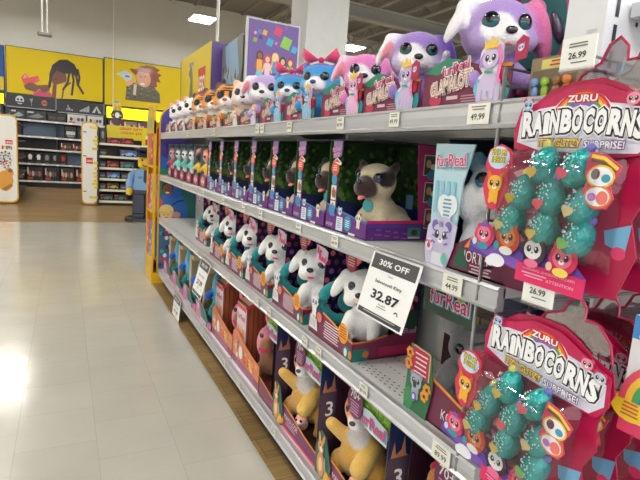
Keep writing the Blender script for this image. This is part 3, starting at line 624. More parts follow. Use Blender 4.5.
# ------------------------------------------------------------------ the gondola
WHT = (214, 214, 212); YN, YF = .70, 4.72
t = thing('store_gondola', 'white slotted back panel and black kick base behind the four toy shelves', 'shelving', (0, 0, 0))
mb = MB(); mb.box(1.104, 1.13, .2, 4.74, .1, 1.39, (196, 196, 192), 'paint'); mb.build('back_panel', t)
for y in (.74, 1.96, 3.18, 4.40):
    mb = MB(); mb.box(1.092, 1.104, y - .02, y + .02, .1, 1.39, (214, 214, 210), 'paint'); fr = FX(1.092, y, 0)
    for k in range(46): mb.rect(fr, -.006, .14 + k * .028, .006, .158 + k * .028, (60, 60, 60), .0008)
    mb.build('upright', t)
mb = MB(); mb.box(.83, .86, .2, 4.76, .0, .125, (26, 24, 22), 'paint'); mb.build('kick_plate', t)

SZ = (.158, .636, 1.029, 1.398)   # shelf surfaces
SN = ('bottom', 'second lowest', 'third', 'top')
def shelf(z, y0, y1, label, lh=.045, holes=()):
    t = thing('shelf', label, 'shelf', (0, 0, z))
    mb = MB(); mb.box(.785, 1.09, y0, y1, -.022, -.001, WHT, 'paint')
    fr = Fr((0, 0, -.001), (0, -1, 0), (1, 0, 0), (0, 0, 1))
    for ya, yb in holes:
        k = ya
        while k < yb:
            for j in range(3): mb.rect(fr, -k - .004 + (j % 2) * .012, .815 + j * .016, -k + .004 + (j % 2) * .012, .820 + j * .016, (50, 50, 52), .0006)
            for j in range(3): mb.rect(fr, -k - .003 - (j % 2) * .012, .90 + j * .06, -k + .003 - (j % 2) * .012, .905 + j * .06, (70, 70, 72), .0006)
            k += .024
    mb.build('deck', t)
    mb = MB()   # rolled metal price channel
    P = [(.790, .0), (.772, .002), (.7665, -.004), (.7705, -.008), (.7690, -.5 * lh), (.7705, -lh + .008), (.764, -lh + .003), (.768, -lh - .004), (.790, -lh - .003)]
    for k in range(len(P) - 1):
        (xa, za), (xb, zb) = P[k], P[k + 1]; mb.add([(xa, y0, za), (xa, y1, za), (xb, y1, zb), (xb, y0, zb)], [(0, 1, 2, 3)], (204, 205, 210), 'rail', True)
    mb.add([(x, y0, z_) for x, z_ in P], [tuple(range(len(P)))], (180, 180, 184), 'paint'); mb.add([(x, y1, z_) for x, z_ in P], [tuple(range(len(P)))], (180, 180, 184), 'paint')
    mb.build('price_channel', t)
    for y in (.74, 1.96, 3.18, 4.40):
        if y0 < y < y1:
            mb = MB(); mb.prism(Fr((0, y - .004, 0), (1, 0, 0), (0, 0, 1), (0, -1, 0)), [(.80, -.022), (1.09, -.022), (1.09, -.10), (1.02, -.09)], 0, .004, (150, 150, 150), 'paint'); mb.build('bracket', t)
    return t
shelf(SZ[0], .2, YF, 'lowest white shelf with a grey price channel just above the floor', .05)
shelf(SZ[1], .70, YF, 'white shelf carrying the white puppies and the koala box', .046, [(.99, 1.26)])
shelf(SZ[2], .70, YF, 'white shelf carrying the tan pug boxes and the fluffy white toy', .046)
shelf(SZ[3], .62, YF, 'top white shelf carrying the row of big plush heads', .05)

# price tags clipped in the channels
def price_tag(y, z, price, label, w=.05, h=.034, col=(242, 240, 228), x=.7645, tilt=0):
    mb = MB(); fr = Fr((0, 0, 0), (0, -1, 0), (0, 0, 1), (-1, 0, 0))
    mb.box(-.0006, .0006, -w / 2, w / 2, -h / 2, h / 2, col, 'paper')
    mb.text(fr, price, 0, -h * .28, h * .3, (50, 50, 50), .0012, .01); lines(mb, fr, 0, h * .32, w * .7, 2, h * .13, (120, 118, 110), .0012)
    mb.M = Matrix.Identity(4)
    return tag(mb.build('price_tag', None, (x, y, z), (0, 0, 0)), label, 'price tag', 'price tags in the shelf channels')
TG = {3: ([.808, 1.11, 1.40, 1.80, 2.10, 2.16, 2.9, 3.6], 'top shelf'), 2: ([.827, 1.377, 1.658, 2.062, 2.297, 2.65, 3.1, 3.7], 'pug shelf'), 1: ([.80, 1.139, 1.431, 1.541, 1.90, 2.05, 2.5, 3.2], 'puppy shelf'), 0: ([1.777, 2.244, 2.514, 3.0], 'lowest shelf')}
PR = {3: '49.99', 2: '44.99', 1: '89.99', 0: '59.99'}
for s_, (ys, nm) in TG.items():
    for i, y in enumerate(ys):
        big = (s_ in (1, 2) and i == 0) or (s_ == 3 and i < 1)
        price_tag(y, SZ[s_] - .024, PR[s_], f'cream price tag in the {nm} channel, {ORD[i]} from the near end', .062 if big else .042, .042 if big else .036)

# printed sale cards hanging off the channels
def sale_card(y, z, x_bot, w, h, label, main):
    t = thing('sale_card', label, 'sale sign', (.757, y, z)); dx = x_bot - .757; hh = math.hypot(dx, h)
    v = V(dx, 0, -h).normalized(); fr = Fr((0, 0, 0), (0, -1, 0), -v); fr.n = V(-1, 0, -.3).normalized()
    n = fr.u.cross(fr.v); fr.n = n if n.x < 0 else -n
    mb = MB(); mb.prism(fr, [(-w / 2, -hh), (w / 2, -hh), (w / 2, 0), (-w / 2, 0)], -.0016, 0, (250, 250, 250), 'print')
    m = .04 * w
    mb.rect(fr, -w / 2 + m, -hh * .265, w / 2 - m, -hh * .035, (74, 74, 78), .0006); mb.rect(fr, -w / 2 + m, -hh * .975, w / 2 - m, -hh * .90, (60, 60, 64), .0006)
    mb.text(fr, '30% OFF', 0, -hh * .19, hh * .085, (250, 250, 250), .0016, .02, w * .6)
    mb.text(fr, main[0], 0, -hh * .46, hh * .05, (40, 40, 40), .0012, .01, w * .56); mb.text(fr, main[1], 0, -hh * .70, hh * .13, (30, 30, 32), .0012, .03, w * .55)
    mb.text(fr, 'FurReal', -.0, -hh * .33, hh * .03, (90, 90, 90), .0012); mb.text(fr, 'Was 46.99', 0, -hh * .77, hh * .03, (90, 90, 90), .0012)
    lines(mb, fr, 0, -hh * .80, w * .2, 1, .004, (120, 120, 120), .0012)
    mb.arc(fr, w * .3, -hh * .8, w * .03, w * .045, 0, PI * .9, (60, 60, 60), .0012, 6); lines(mb, fr, 0, -hh * .93, w * .8, 1, hh * .03, (180, 180, 180), .0012)
    mb.build('card', t)
    mb = MB(); mb.prism(fr, [(-w / 2 - .004, -.004), (w / 2 + .004, -.004), (w / 2 + .004, .012), (-w / 2 - .004, .012)], -.004, .003, (230, 230, 232), 'clear'); mb.build('card_holder', t)
    return t
sale_card(1.028, 1.026, .712, .212, .168, 'large white card reading 30% OFF and 32.87 on the pug shelf edge', ('Sabretooth Kitty', '32.87'))
sale_card(2.93, .612, .70, .22, .21, 'small curled sale card hanging off the puppy shelf edge above the blue dragon arms', ('Ricky Puppy', '27.99'))
sale_card(3.74, .165, .742, .24, .19, 'small sale card hanging off the lowest shelf edge over the planks', ('Snorkel Dragon', '41.99'))

# ---- far end: divider with prints and the yellow end display
t = thing('end_divider', 'curved-top end divider printed purple, blue and green with two children', 'display panel', (0, 4.76, 0))
P = [(.765, .12), (1.13, .12), (1.13, 1.66)] + [(.765 + .16 - .16 * math.sin(k / 5 * PI / 2), 1.50 + .16 * math.cos(k / 5 * PI / 2)) for k in range(6)]
mb = MB(); fr = FY(0, 0, 0); mb.prism(fr, P, -.03, -.004, (226, 178, 34), 'paint'); mb.build('yellow_rim', t)
mb = MB(); P2 = [(.775, .13), (1.13, .13), (1.13, 1.645)] + [(.775 + .15 - .15 * math.sin(k / 5 * PI / 2), 1.495 + .15 * math.cos(k / 5 * PI / 2)) for k in range(6)]
mb.prism(fr, P2, -.004, 0, (74, 58, 140), 'print')
mb.poly(fr, [(.776, 1.2), (.95, 1.12), (1.13, 1.16), (1.13, 1.0), (.776, 1.0)], (40, 96, 178), .001); mb.poly(fr, [(.776, 1.0), (1.13, 1.0), (1.13, 1.06), (.776, 1.08)], (34, 130, 90), .0015)
mb.rect(fr, .776, .60, 1.10, 1.0, (30, 110, 100), .001)
A_, B_ = .845, .89
mb.poly(fr, [(.776, .62), (.776, .82), (.82, .85), (.88, .87), (.93, .86), (1.0, .82), (1.03, .72), (1.04, .62)], (44, 104, 190), .0016); mb.ell(fr, .915, .895, .06, .08, (38, 90, 176), .0018)
mb.line(fr, [(.86, .72), (.93, .78), (1.0, .8)], .012, (24, 40, 80), .0024)
mb.ell(fr, A_, B_ + .015, .052, .062, (40, 28, 26), .002); mb.ell(fr, A_, B_, .044, .056, (138, 84, 60), .0024)
for q in (-1, 1): mb.ell(fr, A_ + q * .017, B_ + .008, .006, .005, (30, 20, 20), .003)
mb.ell(fr, A_, B_ - .026, .018, .008, (250, 245, 240), .003)
mb.ell(fr, .84, .665, .058, .055, (238, 196, 160), .003); mb.ell(fr, .84, .70, .066, .055, (230, 196, 120), .0034); mb.rect(fr, .776, .67, .904, .69, (220, 184, 104), .0036)
mb.ell(fr, .82, .66, .005, .005, (50, 40, 40), .004); mb.ell(fr, .855, .66, .005, .005, (50, 40, 40), .004); mb.ell(fr, .84, .635, .016, .006, (200, 90, 90), .004)
mb.ell(fr, .93, .66, .04, .03, (206, 150, 120), .003); mb.rect(fr, .776, .60, 1.03, .625, (60, 90, 60), .0042)
mb.rect(fr, .776, .13, 1.12, .60, (70, 110, 140), .001); random.seed(9)
for i in range(60): mb.ell(fr, random.uniform(.79, 1.1), random.uniform(.15, .58), .018, .02, random.choice([(200, 60, 90), (40, 100, 190), (240, 240, 240), (60, 170, 180), (60, 60, 130)]), .002 + i * 1e-5, n=8)
mb.poly(fr, [(.776, .72), (.776, .82), (.81, .78)], (220, 90, 40), .0022)
mb.build('printed_face', t)
t = thing('end_display', 'yellow framed end display stocked with small red and white boxes', 'display shelving', (-.012, 4.8, 0))
YL = (232, 178, 24)
mb = MB(); mb.box(.75, 1.3, .37, .40, .1, 1.5, YL, 'paint'); mb.box(.735, 1.3, .0, .40, .0, .10, YL, 'paint'); mb.box(.735, .75, .0, .40, .10, .24, YL, 'paint'); mb.box(.735, .76, .0, .02, .24, 1.5, YL, 'paint'); mb.box(.735, .76, .37, .40, .24, 1.5, YL, 'paint'); mb.box(.92, .94, .02, .37, .1, 1.5, (120, 90, 60), 'paint'); mb.build('frame', t)
mb = MB(); mb.prism(Fr((.735, .2, 1.45), (0, -1, 0), (0, 0, 1), (-1, 0, 0)), [(-.2, -.06), (.2, -.06), (.2, .06), (.16, .14), (.07, .2), (-.07, .2), (-.16, .14), (-.2, .06)], -.02, .004, (214, 176, 60), 'paint'); mb.ell(Fr((.735, .2, 1.45), (0, -1, 0), (0, 0, 1), (-1, 0, 0)), 0, .04, .1, .06, (170, 190, 150), .006); mb.build('arched_header', t)
for z in (.24, .68, 1.10): mb = MB(); mb.box(.738, .92, .02, .37, z - .02, z, YL, 'paint'); mb.build('shelf', t)
random.seed(4)
for r, z in enumerate((.24, .68, 1.10)):
    for k in range(2):
        y0 = 4.83 + k * .17
        mb = MB(); c = [(70, 130, 180), (214, 90, 60), (224, 190, 150), (206, 60, 60), (200, 70, 50), (226, 120, 60)][r * 2 + k]; mb.box(.728, .88, y0, y0 + .15, z, z + .34, c, 'print'); fr = FX(.728, y0 + .075, z)
        for j in range(6): mb.ell(fr, random.uniform(-.05, .05), .03 + j * .055, .025, .022, random.choice([(240, 240, 236), (60, 140, 90), (50, 100, 180), (240, 200, 60), (200, 40, 50)]), .001 + j * 1e-4)
        tag(mb.build('toy_box'), f'small bright toy box in the yellow end display, {("nearer", "farther")[k]} on its {("lowest", "middle", "highest")[r]} shelf', 'toy box', 'boxes in the yellow end display')

# ------------------------------------------------------------------ boxed plush toys
FR = FX(0, 0, 0)
MAR = (122, 34, 74); ORG = (240, 150, 40); PUR = (104, 40, 130)

# ---- boxed tan pug
def make_pug():
    t = thing('boxed_toy_pug', '', 'boxed toy', (0, 0, 0))
    H = .295; D = .285; hw = .134
    mb = MB()
    mb.box(0, D, -hw, hw, 0, .004, (40, 40, 90), 'print')                      # floor
    mb.box(D - .004, D, -hw, hw, 0, H, (44, 76, 36), 'print')                   # back
    mb.box(.0, D, hw - .004, hw, 0, H, (44, 76, 36), 'print')                   # far side
    mb.box(0, D, -hw, hw, H, H + .004, (36, 34, 44), 'print')
    random.seed(2)
    fb = Fr((D - .004, 0, 0), (0, -1, 0), (0, 0, 1), (-1, 0, 0)); ff = Fr((0, hw - .004, 0), (1, 0, 0), (0, 0, 1), (0, -1, 0))
    G = [(30, 56, 26), (66, 104, 44), (88, 128, 54), (42, 80, 42), (24, 42, 24), (104, 136, 64)]
    for i in range(150):
        mb.ell(fb, random.uniform(-.125, .125), random.uniform(.1, .285), random.uniform(.005, .014), random.uniform(.005, .012), random.choice(G), .0008 + i * 4e-6, rot=random.uniform(0, 3), n=6)
        mb.ell(ff, random.uniform(.01, .27), random.uniform(.1, .285), random.uniform(.005, .014), random.uniform(.005, .012), random.choice(G), .0008 + i * 4e-6, rot=random.uniform(0, 3), n=6)
    for f in (fb, ff): mb.poly(f, [(-.13 if f is fb else .002, .004), (.13 if f is fb else .28, .004), (.13 if f is fb else .28, .07), (-.13 if f is fb else .002, .10)], (28, 38, 90), .002)
    mb.rect(fb, -.06, .08, -.02, .13, (120, 160, 200), .0021)
    mb.build('carton', t)
    mb = MB(); P = [(-hw, 0), (hw, 0), (hw, .052), (.06, .058), (-.02, .068), (-.06, .075), (-hw, .085)]
    mb.prism(FR, P, -.003, 0, PUR, 'print'); mb.line(FR, [(hw, .052), (.06, .058), (-.02, .068), (-.06, .075), (-hw, .085)], .006, (70, 120, 190), .0008)
    fs = FY(0, -hw, 0); mb.prism(fs, [(0, 0), (D, 0), (D, .055), (0, .05)], -.003, 0, (92, 36, 118), 'print'); mb.line(fs, [(0, .055), (D, .06)], .01, (196, 36, 100), .0008); mb.line(fs, [(0, .043), (D, .047)], .006, (60, 70, 160), .0012)
    for i in range(26): mb.ell(fs, .02 + (i * .0317) % .13, .006 + (i * .0113) % .03, .003, .003, (150, 80, 170), .001, n=6)
    mb.rect(fs, .15, .006, .2, .04, (60, 130, 120), .0014); mb.rect(fs, .152, .006, .198, .012, (200, 190, 200), .0018); mb.ell(fs, .175, .025, .012, .01, (60, 50, 60), .002)
    mb.ell(FR, .02, .035, .024, .024, (58, 150, 190), .0012); lines(mb, FR, .02, .042, .03, 4, .006, (220, 240, 250), .0016)
    mb.poly(FR, [(-.055, .005), (-.01, .005), (-.012, .05), (-.053, .05)], (226, 236, 246), .0014); critter(mb, FR, -.033, .068, .016, (196, 222, 240), (120, 180, 210), body=False, lift=.0014)
    lines(mb, FR, -.033, .042, .03, 5, .007, (150, 170, 190), .0018)
    critter(mb, FR, .085, .06, .018, (236, 226, 206), (80, 50, 44), lift=.0014); mb.rect(FR, .03, .002, .07, .009, (240, 240, 240), .0014); mb.text(FR, 'puppy', -.10, .015, .014, (230, 200, 230), .0014)
    mb.build('front_band', t)
    mb = MB(); mb.prism(fs, [(D - .095, .05), (D, .05), (D - .03, H), (D - .125, H)], -.003, 0, (168, 34, 102), 'print')
    for k in range(3):
        z = .235 - k * .083; x = D - .072 + k * .011; mb.rect(fs, x - .026, z - .032, x + .026, z + .032, (210, 190, 190), .001); mb.rect(fs, x - .023, z - .029, x + .023, z + .029, ((66, 54, 44), (50, 66, 44), (110, 60, 50))[k], .0014)
        mb.ell(fs, x - .008, z + .005, .01, .013, (190, 150, 120), .0018); mb.ell(fs, x + .01, z - .004, .011, .009, (220, 206, 170), .0019); mb.ell(fs, x + .006, z - .03, .017, .015, (40, 130, 160), .0022)
    mb.poly(fs, [(D, .05), (D, H), (D - .03, H)], (30, 30, 40), 0); mb.build('picture_column', t)
    # header strip at the far front edge
    mb = MB(); o = -.085
    P = [(o - .022, .06), (o + .018, .06), (o + .016, .16), (o + .014, .19), (o + .012, .24), (o + .034, .246), (o + .036, H), (o - .026, H), (o - .024, .24), (o - .012, .232), (o - .014, .19), (o - .016, .16)]
    mb.prism(FR, P, -.003, .0, (120, 60, 130), 'print'); mb.poly(FR, [(o - .024, H - .002), (o + .034, H - .002), (o + .032, .247), (o - .022, .242)], (150, 130, 190), .0008)
    mb.text(FR, 'furReal', o + .002, .262, .013, (250, 240, 250), .0022, .06, .056, .15); mb.text(FR, 'furReal', o + .002, .262, .013, (216, 50, 130), .0026, .01, .056, .15)
    mb.text(FR, 'PETS', o + .002, .242, .012, (250, 240, 250), .0022, .06, .04, .15); mb.text(FR, 'PETS', o + .002, .242, .012, (216, 50, 130), .0026, .01, .04, .15)
    mb.ell(FR, o, .205, .027, .025, (224, 84, 72), .002); mb.poly(FR, [(o - .02, .225), (o + .01, .24), (o + .04, .225), (o + .035, .215), (o, .224)], (240, 236, 230), .0024); mb.poly(FR, [(o - .016, .225), (o + .01, .236), (o + .034, .223), (o, .226)], (214, 70, 50), .003); lines(mb, FR, o, .212, .03, 3, .007, (250, 220, 210), .0028)
    mb.ell(FR, o, .168, .017, .018, (66, 160, 196), .003)
    for k in range(2):
        z = .125 - k * .052; mb.rect(FR, o - .018, z - .024, o + .016, z + .024, (238, 232, 224), .0014); mb.ell(FR, o - .004, z, .009, .017, (206, 60, 60), .0018); mb.ell(FR, o + .008, z - .004, .007, .015, (90, 130, 70), .002); mb.ell(FR, o - .002, z + .014, .005, .005, (160, 110, 80), .0022)
    mb.ell(FR, o - .002, .066, .022, .02, (58, 140, 196), .003); mb.build('header_strip', t)
    # the pug
    CR = (228, 212, 176); BR = (58, 38, 34)
    parts = [('e', (0, 0, .058), (.056, .062, .058), None, CR), ('e', (0, .05, .045), (.064, .062, .045), None, CR), ('c', (0, -.012, .09), (0, -.022, .13), .042, .036, CR),
             ('e', (0, -.03, .155), (.062, .058, .056), None, CR), ('e', (0, -.082, .136), (.036, .036, .030), None, BR), ('e', (0, -.10, .144), (.022, .022, .016), None, BR),
             ('c', (-.035, -.04, .05), (-.04, -.055, .012), .02, .018, CR), ('c', (.035, -.04, .05), (.04, -.055, .012), .02, .018, CR),
             ('e', (-.066, .02, .035), (.03, .045, .032), None, CR), ('e', (.066, .02, .035), (.03, .045, .032), None, CR), ('e', (-.07, -.035, .014), (.02, .034, .014), None, CR), ('e', (.07, -.035, .014), (.02, .034, .014), None, CR),
             ('e', (-.052, -.022, .192), (.012, .022, .030), (0, -.5, 0), BR), ('e', (.052, -.022, .192), (.012, .022, .030), (0, .5, 0), BR), ('e', (-.06, -.04, .178), (.011, .018, .022), (0, .3, 0), BR), ('e', (.06, -.04, .178), (.011, .018, .022), (0, -.3, 0), BR)]
    me = blob('plush', parts, [((0, -.09, .138), (.04, .045, .036), BR, None), ((.05, -.05, .165), (.028, .03, .024), (40, 30, 34), None), ((-.05, -.05, .165), (.028, .03, .024), (40, 30, 34), None)])
    p = obj('plush', me, t, (.128, -.005, .004), (0, 0, math.radians(-70))); p.scale = (1.08, 1.08, 1.08)
    em = eye_mesh(.015, (60, 90, 150), .5)
    for q in (-1, 1):
        obj('eye', em, p, (q * .037, -.073, .168), (0, 0, q * .55))
    mb = MB(); mb.ball((0, -.117, .154), (.011, .007, .008), (20, 16, 18), 'gloss'); mb.build('nose', p)
    mb = MB(); mb.ball((.004, -.10, .111), (.011, .016, .006), (232, 120, 130), 'plastic', rot=(.5, 0, 0)); mb.build('tongue', p)
    mb = MB(); mb.prism(Fr((.0, -.062, .085), (1, 0, 0), (0, 0, 1), (0, -1, 0)), [(.018 * math.cos(i * PI / 8), .018 * math.sin(i * PI / 8)) for i in range(16)], 0, .003, (60, 176, 184), 'plastic'); mb.build('name_tag', p)
    return t
pug = make_pug()
PY = [1.385, 1.662, 1.935, 2.21, 2.485, 2.76, 3.02]
for i, y in enumerate(PY):
    l = f'boxed tan pug with a dark muzzle, {ORD[i]} of the pugs from the near end' if i else 'boxed tan pug with its whole side showing, nearest of the pugs'
    o = pug if i == 0 else copy_tree(pug)
    o.location = (.80, y, SZ[2]); o['label'] = l; o['group'] = 'boxed tan pugs on the third shelf'

# ---- small window boxes further along that shelf
def make_small():
    t = thing('boxed_toy_puppet', '', 'boxed toy', (0, 0, 0)); hw = .075; H = .27
    mb = MB(); mb.box(0, .12, -hw, hw, 0, .004, (60, 40, 60)); mb.box(.116, .12, -hw, hw, 0, H, (60, 80, 74)); mb.box(0, .12, hw - .003, hw, 0, H, (96, 120, 124)); mb.box(0, .12, -hw, -hw + .003, 0, .07, (150, 50, 80)); mb.box(0, .12, -hw, hw, H, H + .003, (110, 120, 130))
    mb.prism(FR, [(-hw, 0), (hw, 0), (hw, .075), (0, .09), (-hw, .06)], -.002, 0, (136, 40, 76)); mb.ell(FR, 0, .04, .04, .03, (226, 150, 170), .001); mb.text(FR, 'furReal', 0, .03, .02, (250, 240, 245), .002, .02, .09)
    mb.build('carton', t)
    mb = MB(); mb.box(.002, .116, -hw, -hw + .001, .07, H, (250, 250, 250), 'clear'); mb.build('window', t)
    return t
def small_doll(t, body, face, hat):
    me = blob('plush', [('e', (0, 0, .10), (.03, .026, .045), None, body), ('e', (0, -.01, .175), (.036, .034, .034), None, face), ('c', (-.02, 0, .13), (-.045, -.02, .10), .012, .01, body), ('c', (.02, 0, .13), (.045, -.02, .10), .012, .01, body), ('e', (0, .0, .21), (.028, .026, .024), None, hat), ('e', (-.03, 0, .2), (.01, .012, .022), None, hat), ('e', (.03, 0, .2), (.01, .012, .022), None, hat), ('e', (0, -.01, .065), (.032, .03, .02), None, face)], voxel=.007, smooth=3)
    p = obj('plush', me, t, (.040, 0, 0), (0, 0, math.radians(-35))); p.scale = (1.15, 1.15, 1.1); e = eye_mesh(.008, (20, 20, 30))
    for q in (-1, 1): obj('eye', e, p, (q * .014, -.042, .18))
for i, (y, b_, f_, h_, w_) in enumerate([(3.26, (232, 190, 60), (240, 170, 150), (236, 130, 90), 'yellow'), (3.46, (236, 200, 70), (40, 40, 44), (240, 150, 110), 'yellow and black'), (3.68, (120, 200, 190), (240, 240, 240), (60, 60, 66), 'teal and white'), (3.92, (100, 190, 180), (238, 240, 240), (50, 56, 60), 'pale teal'), (4.16, (120, 200, 190), (230, 235, 235), (70, 70, 76), 'mint'), (4.42, (200, 80, 100), (230, 170, 180), (170, 60, 80), 'red')]):
    t = make_small(); small_doll(t, b_, f_, h_); t.location = (.80, y, SZ[2]); t['label'] = f'slim window box with a small {w_} animal, {ORD[i]} past the pugs'; t['group'] = 'slim window boxes past the pugs'

# ---- white puppy with teal ring
def make_puppy():
    t = thing('boxed_toy_puppy', '', 'boxed toy', (0, 0, 0)); hw = .158; D = .25; H = .31
    mb = MB(); NVY = (26, 22, 52)
    mb.box(0, D, -hw, hw, 0, .004, MAR); mb.box(D - .004, D, -hw, hw, 0, H, NVY); mb.box(.05, D, hw - .004, hw, 0, H, NVY)
    random.seed(6); fb = Fr((D - .004, 0, 0), (0, -1, 0), (0, 0, 1), (-1, 0, 0)); ff = Fr((0, hw - .004, 0), (1, 0, 0), (0, 0, 1), (0, -1, 0))
    DC = [(196, 44, 110), (60, 160, 190), (150, 70, 170), (214, 90, 120), (60, 110, 150), (110, 50, 120)]
    for i in range(9):
        for j in range(8):
            a = -.14 + i * .035 + (j % 2) * .017; b = .05 + j * .034
            if a < .152: mb.ell(fb, a, b, .011, .011, random.choice(DC), .001, n=10)
            a2 = .06 + i * .035 + (j % 2) * .017
            if a2 < D - .012: mb.ell(ff, a2, b, .011, .011, random.choice(DC), .001, n=10)
    mb.build('backdrop', t)
    mb = MB(); P = [(-hw, 0), (hw, 0), (hw, .062), (.10, .068), (.03, .085), (-.05, .098), (-.12, .095), (-hw, .06)]
    mb.prism(FR, P, -.003, 0, MAR); mb.line(FR, [(hw, .062), (.10, .068), (.03, .085), (-.05, .098)], .007, ORG, .001)
    for i in range(7): mb.rect(FR, -.03 - .004 * (i % 3), .072 - i * .009, .072 - .008 * (i % 2), .076 - i * .009, (240, 220, 232), .0016)
    mb.ell(FR, .098, .075, .032, .034, (244, 166, 30), .0026); lines(mb, FR, .098, .092, .045, 5, .008, (170, 60, 50), .003)
    mb.ell(FR, .13, .02, .028, .022, (26, 120, 108), .001); mb.ell(FR, .12, .02, .01, .014, (230, 240, 245), .002); mb.ell(FR, .15, .02, .01, .014, (230, 130, 60), .002)
    critter(mb, FR, -.115, .118, .03, (238, 238, 242), (222, 214, 226), eye=(50, 50, 60), ears='point', lift=.003); mb.ell(FR, -.072, .075, .02, .018, (230, 130, 110), .0036); mb.poly(FR, [(-.15, .02), (-.08, .02), (-.09, .06), (-.14, .07)], (236, 236, 240), .0032)
    for k in range(4): mb.line(FR, [(-.14 + k * .012, .03), (-.134 + k * .012, .058)], .003, (150, 150, 165), .004)
    fs = FY(0, -hw, 0); mb.prism(fs, [(0, 0), (D, 0), (D, .075), (.16, .078), (.05, .062), (0, .062)], -.003, 0, (126, 34, 72)); mb.rect(fs, 0, 0, .06, .04, (24, 116, 104), .0008); mb.ell(fs, .05, .022, .012, .012, (214, 110, 60), .0014)
    mb.rect(fs, .10, .008, D - .01, .04, (176, 24, 84), .001); mb.line(fs, [(0, .062), (.06, .064), (.13, .078)], .006, (214, 130, 40), .0014)
    mb.build('front_tray', t)
    mb = MB(); fk = FY(0, -hw + .004, 0); mb.prism(fk, [(.15, .05), (D, .05), (D, .15), (.17, .15)], -.003, 0, (30, 70, 50)); mb.ell(fk, .165, .115, .012, .03, (226, 110, 50), .001, rot=.4); logo_furreal(mb, fk, .205, .07, .085, .06, .002, (190, 40, 110), (200, 200, 210)); mb.build('side_flap', t)
    mb = MB(); fl = Fr((.0, .092, .292), (0, -1, 0), (0, 0, 1), (-1, 0, 0))
    mb.prism(fl, [(-.045, -.008), (-.036, -.028), (0, -.024), (.022, -.032), (.04, -.01), (.044, .02), (.015, .03), (-.042, .034)], -.002, 0, (214, 186, 204)); mb.text(fl, 'fur', -.018, .005, .021, (196, 50, 110), .001, .06, .034, -.1); mb.text(fl, 'Real', .006, -.018, .022, (196, 50, 110), .001, .06, .052, -.1)
    mb.build('logo_tag', t)
    mb = MB(); f2 = Fr((.03, -.06, .315), (0, -1, 0), (0, 0, 1), (-.8, -.5, 0)); mb.prism(f2, [(.038 * math.cos(i * PI / 8), .048 * math.sin(i * PI / 8)) for i in range(16)], -.002, 0, (140, 32, 76)); lines(mb, f2, 0, .025, .045, 7, .0085, (230, 170, 160), .001); mb.poly(f2, [(.02, .05), (.05, .045), (.06, 0), (.04, -.02)], (224, 96, 60), .001); mb.build('round_badge', t)
    Wt = (250, 249, 247); IN = (226, 216, 214)
    parts = [('e', (0, 0, .075), (.068, .06, .07), None, Wt), ('e', (0, .04, .05), (.075, .06, .05), None, Wt), ('e', (0, -.025, .20), (.08, .074, .068), None, Wt), ('e', (0, -.085, .182), (.036, .03, .028), None, Wt), ('e', (-.04, -.06, .17), (.03, .03, .03), None, Wt), ('e', (.04, -.06, .17), (.03, .03, .03), None, Wt),
             ('c', (-.04, -.045, .10), (-.05, -.085, .055), .026, .022, Wt), ('c', (.04, -.045, .10), (.05, -.085, .055), .026, .022, Wt), ('e', (-.06, -.06, .02), (.032, .042, .022), None, Wt), ('e', (.06, -.06, .02), (.032, .042, .022), None, Wt), ('c', (0, .01, .13), (0, -.01, .16), .05, .05, Wt)]
    ear = lambda q: [('e', (q * .078, .0, .225), (.03, .026, .03), None, Wt), ('e', (q * .105, -.01, .195), (.02, .032, .052), (0, -q * .45, 0), Wt)]
    me = blob('plush', parts + ear(-1) + ear(1), [((0, -.112, .17), (.03, .01, .02), IN, None)])
    p = obj('plush', me, t, (.125, -.032, .004), (0, 0, math.radians(-48)))
    e = eye_mesh(.0165, (70, 110, 170), .42)
    for q in (-1, 1): obj('eye', e, p, (q * .036, -.084, .216), (0, 0, q * .4))
    mb = MB(); mb.ball((0, -.114, .196), (.015, .008, .010), (24, 22, 28), 'gloss'); mb.build('nose', p)
    mb = MB(); mb.ball((.002, -.108, .166), (.014, .006, .005), (214, 84, 110), 'plastic'); mb.build('mouth', p)
    mb = MB(); TE = (26, 144, 148)
    R = .066; mb.tube([(R * math.cos(a), 0, R * .95 * math.sin(a)) for a in [k * PI / 12 for k in range(24)]], .021, TE, 'plush', n=10, closed=True); mb.ball((.03, .02, 0), (.04, .03, .042), (30, 140, 142), 'plush')
    mb.build('teal_ring', t, (.085, .085, .118), (0, 0, math.radians(-30)))
    return t
pup = make_puppy()
QY = [1.432, 1.80, 2.17, 2.52, 2.86]
for i, y in enumerate(QY):
    o = pup if i == 0 else copy_tree(pup); o.location = (.80, y, SZ[1]); o['group'] = 'boxed white puppies with teal rings'
    o['label'] = 'boxed white plush puppy beside the big 30% OFF card, nearest of the white puppies' if i == 0 else f'boxed white plush puppy with a teal ring, {ORD[i]} from the near end of its shelf'
o = copy_tree(pup); o.location = (.84, 3.42, SZ[1]); o['label'] = 'boxed white plush puppy set back at the far end, beside the empty shelf stretch'; o['group'] = 'boxed white puppies with teal rings'
vmat_done = True
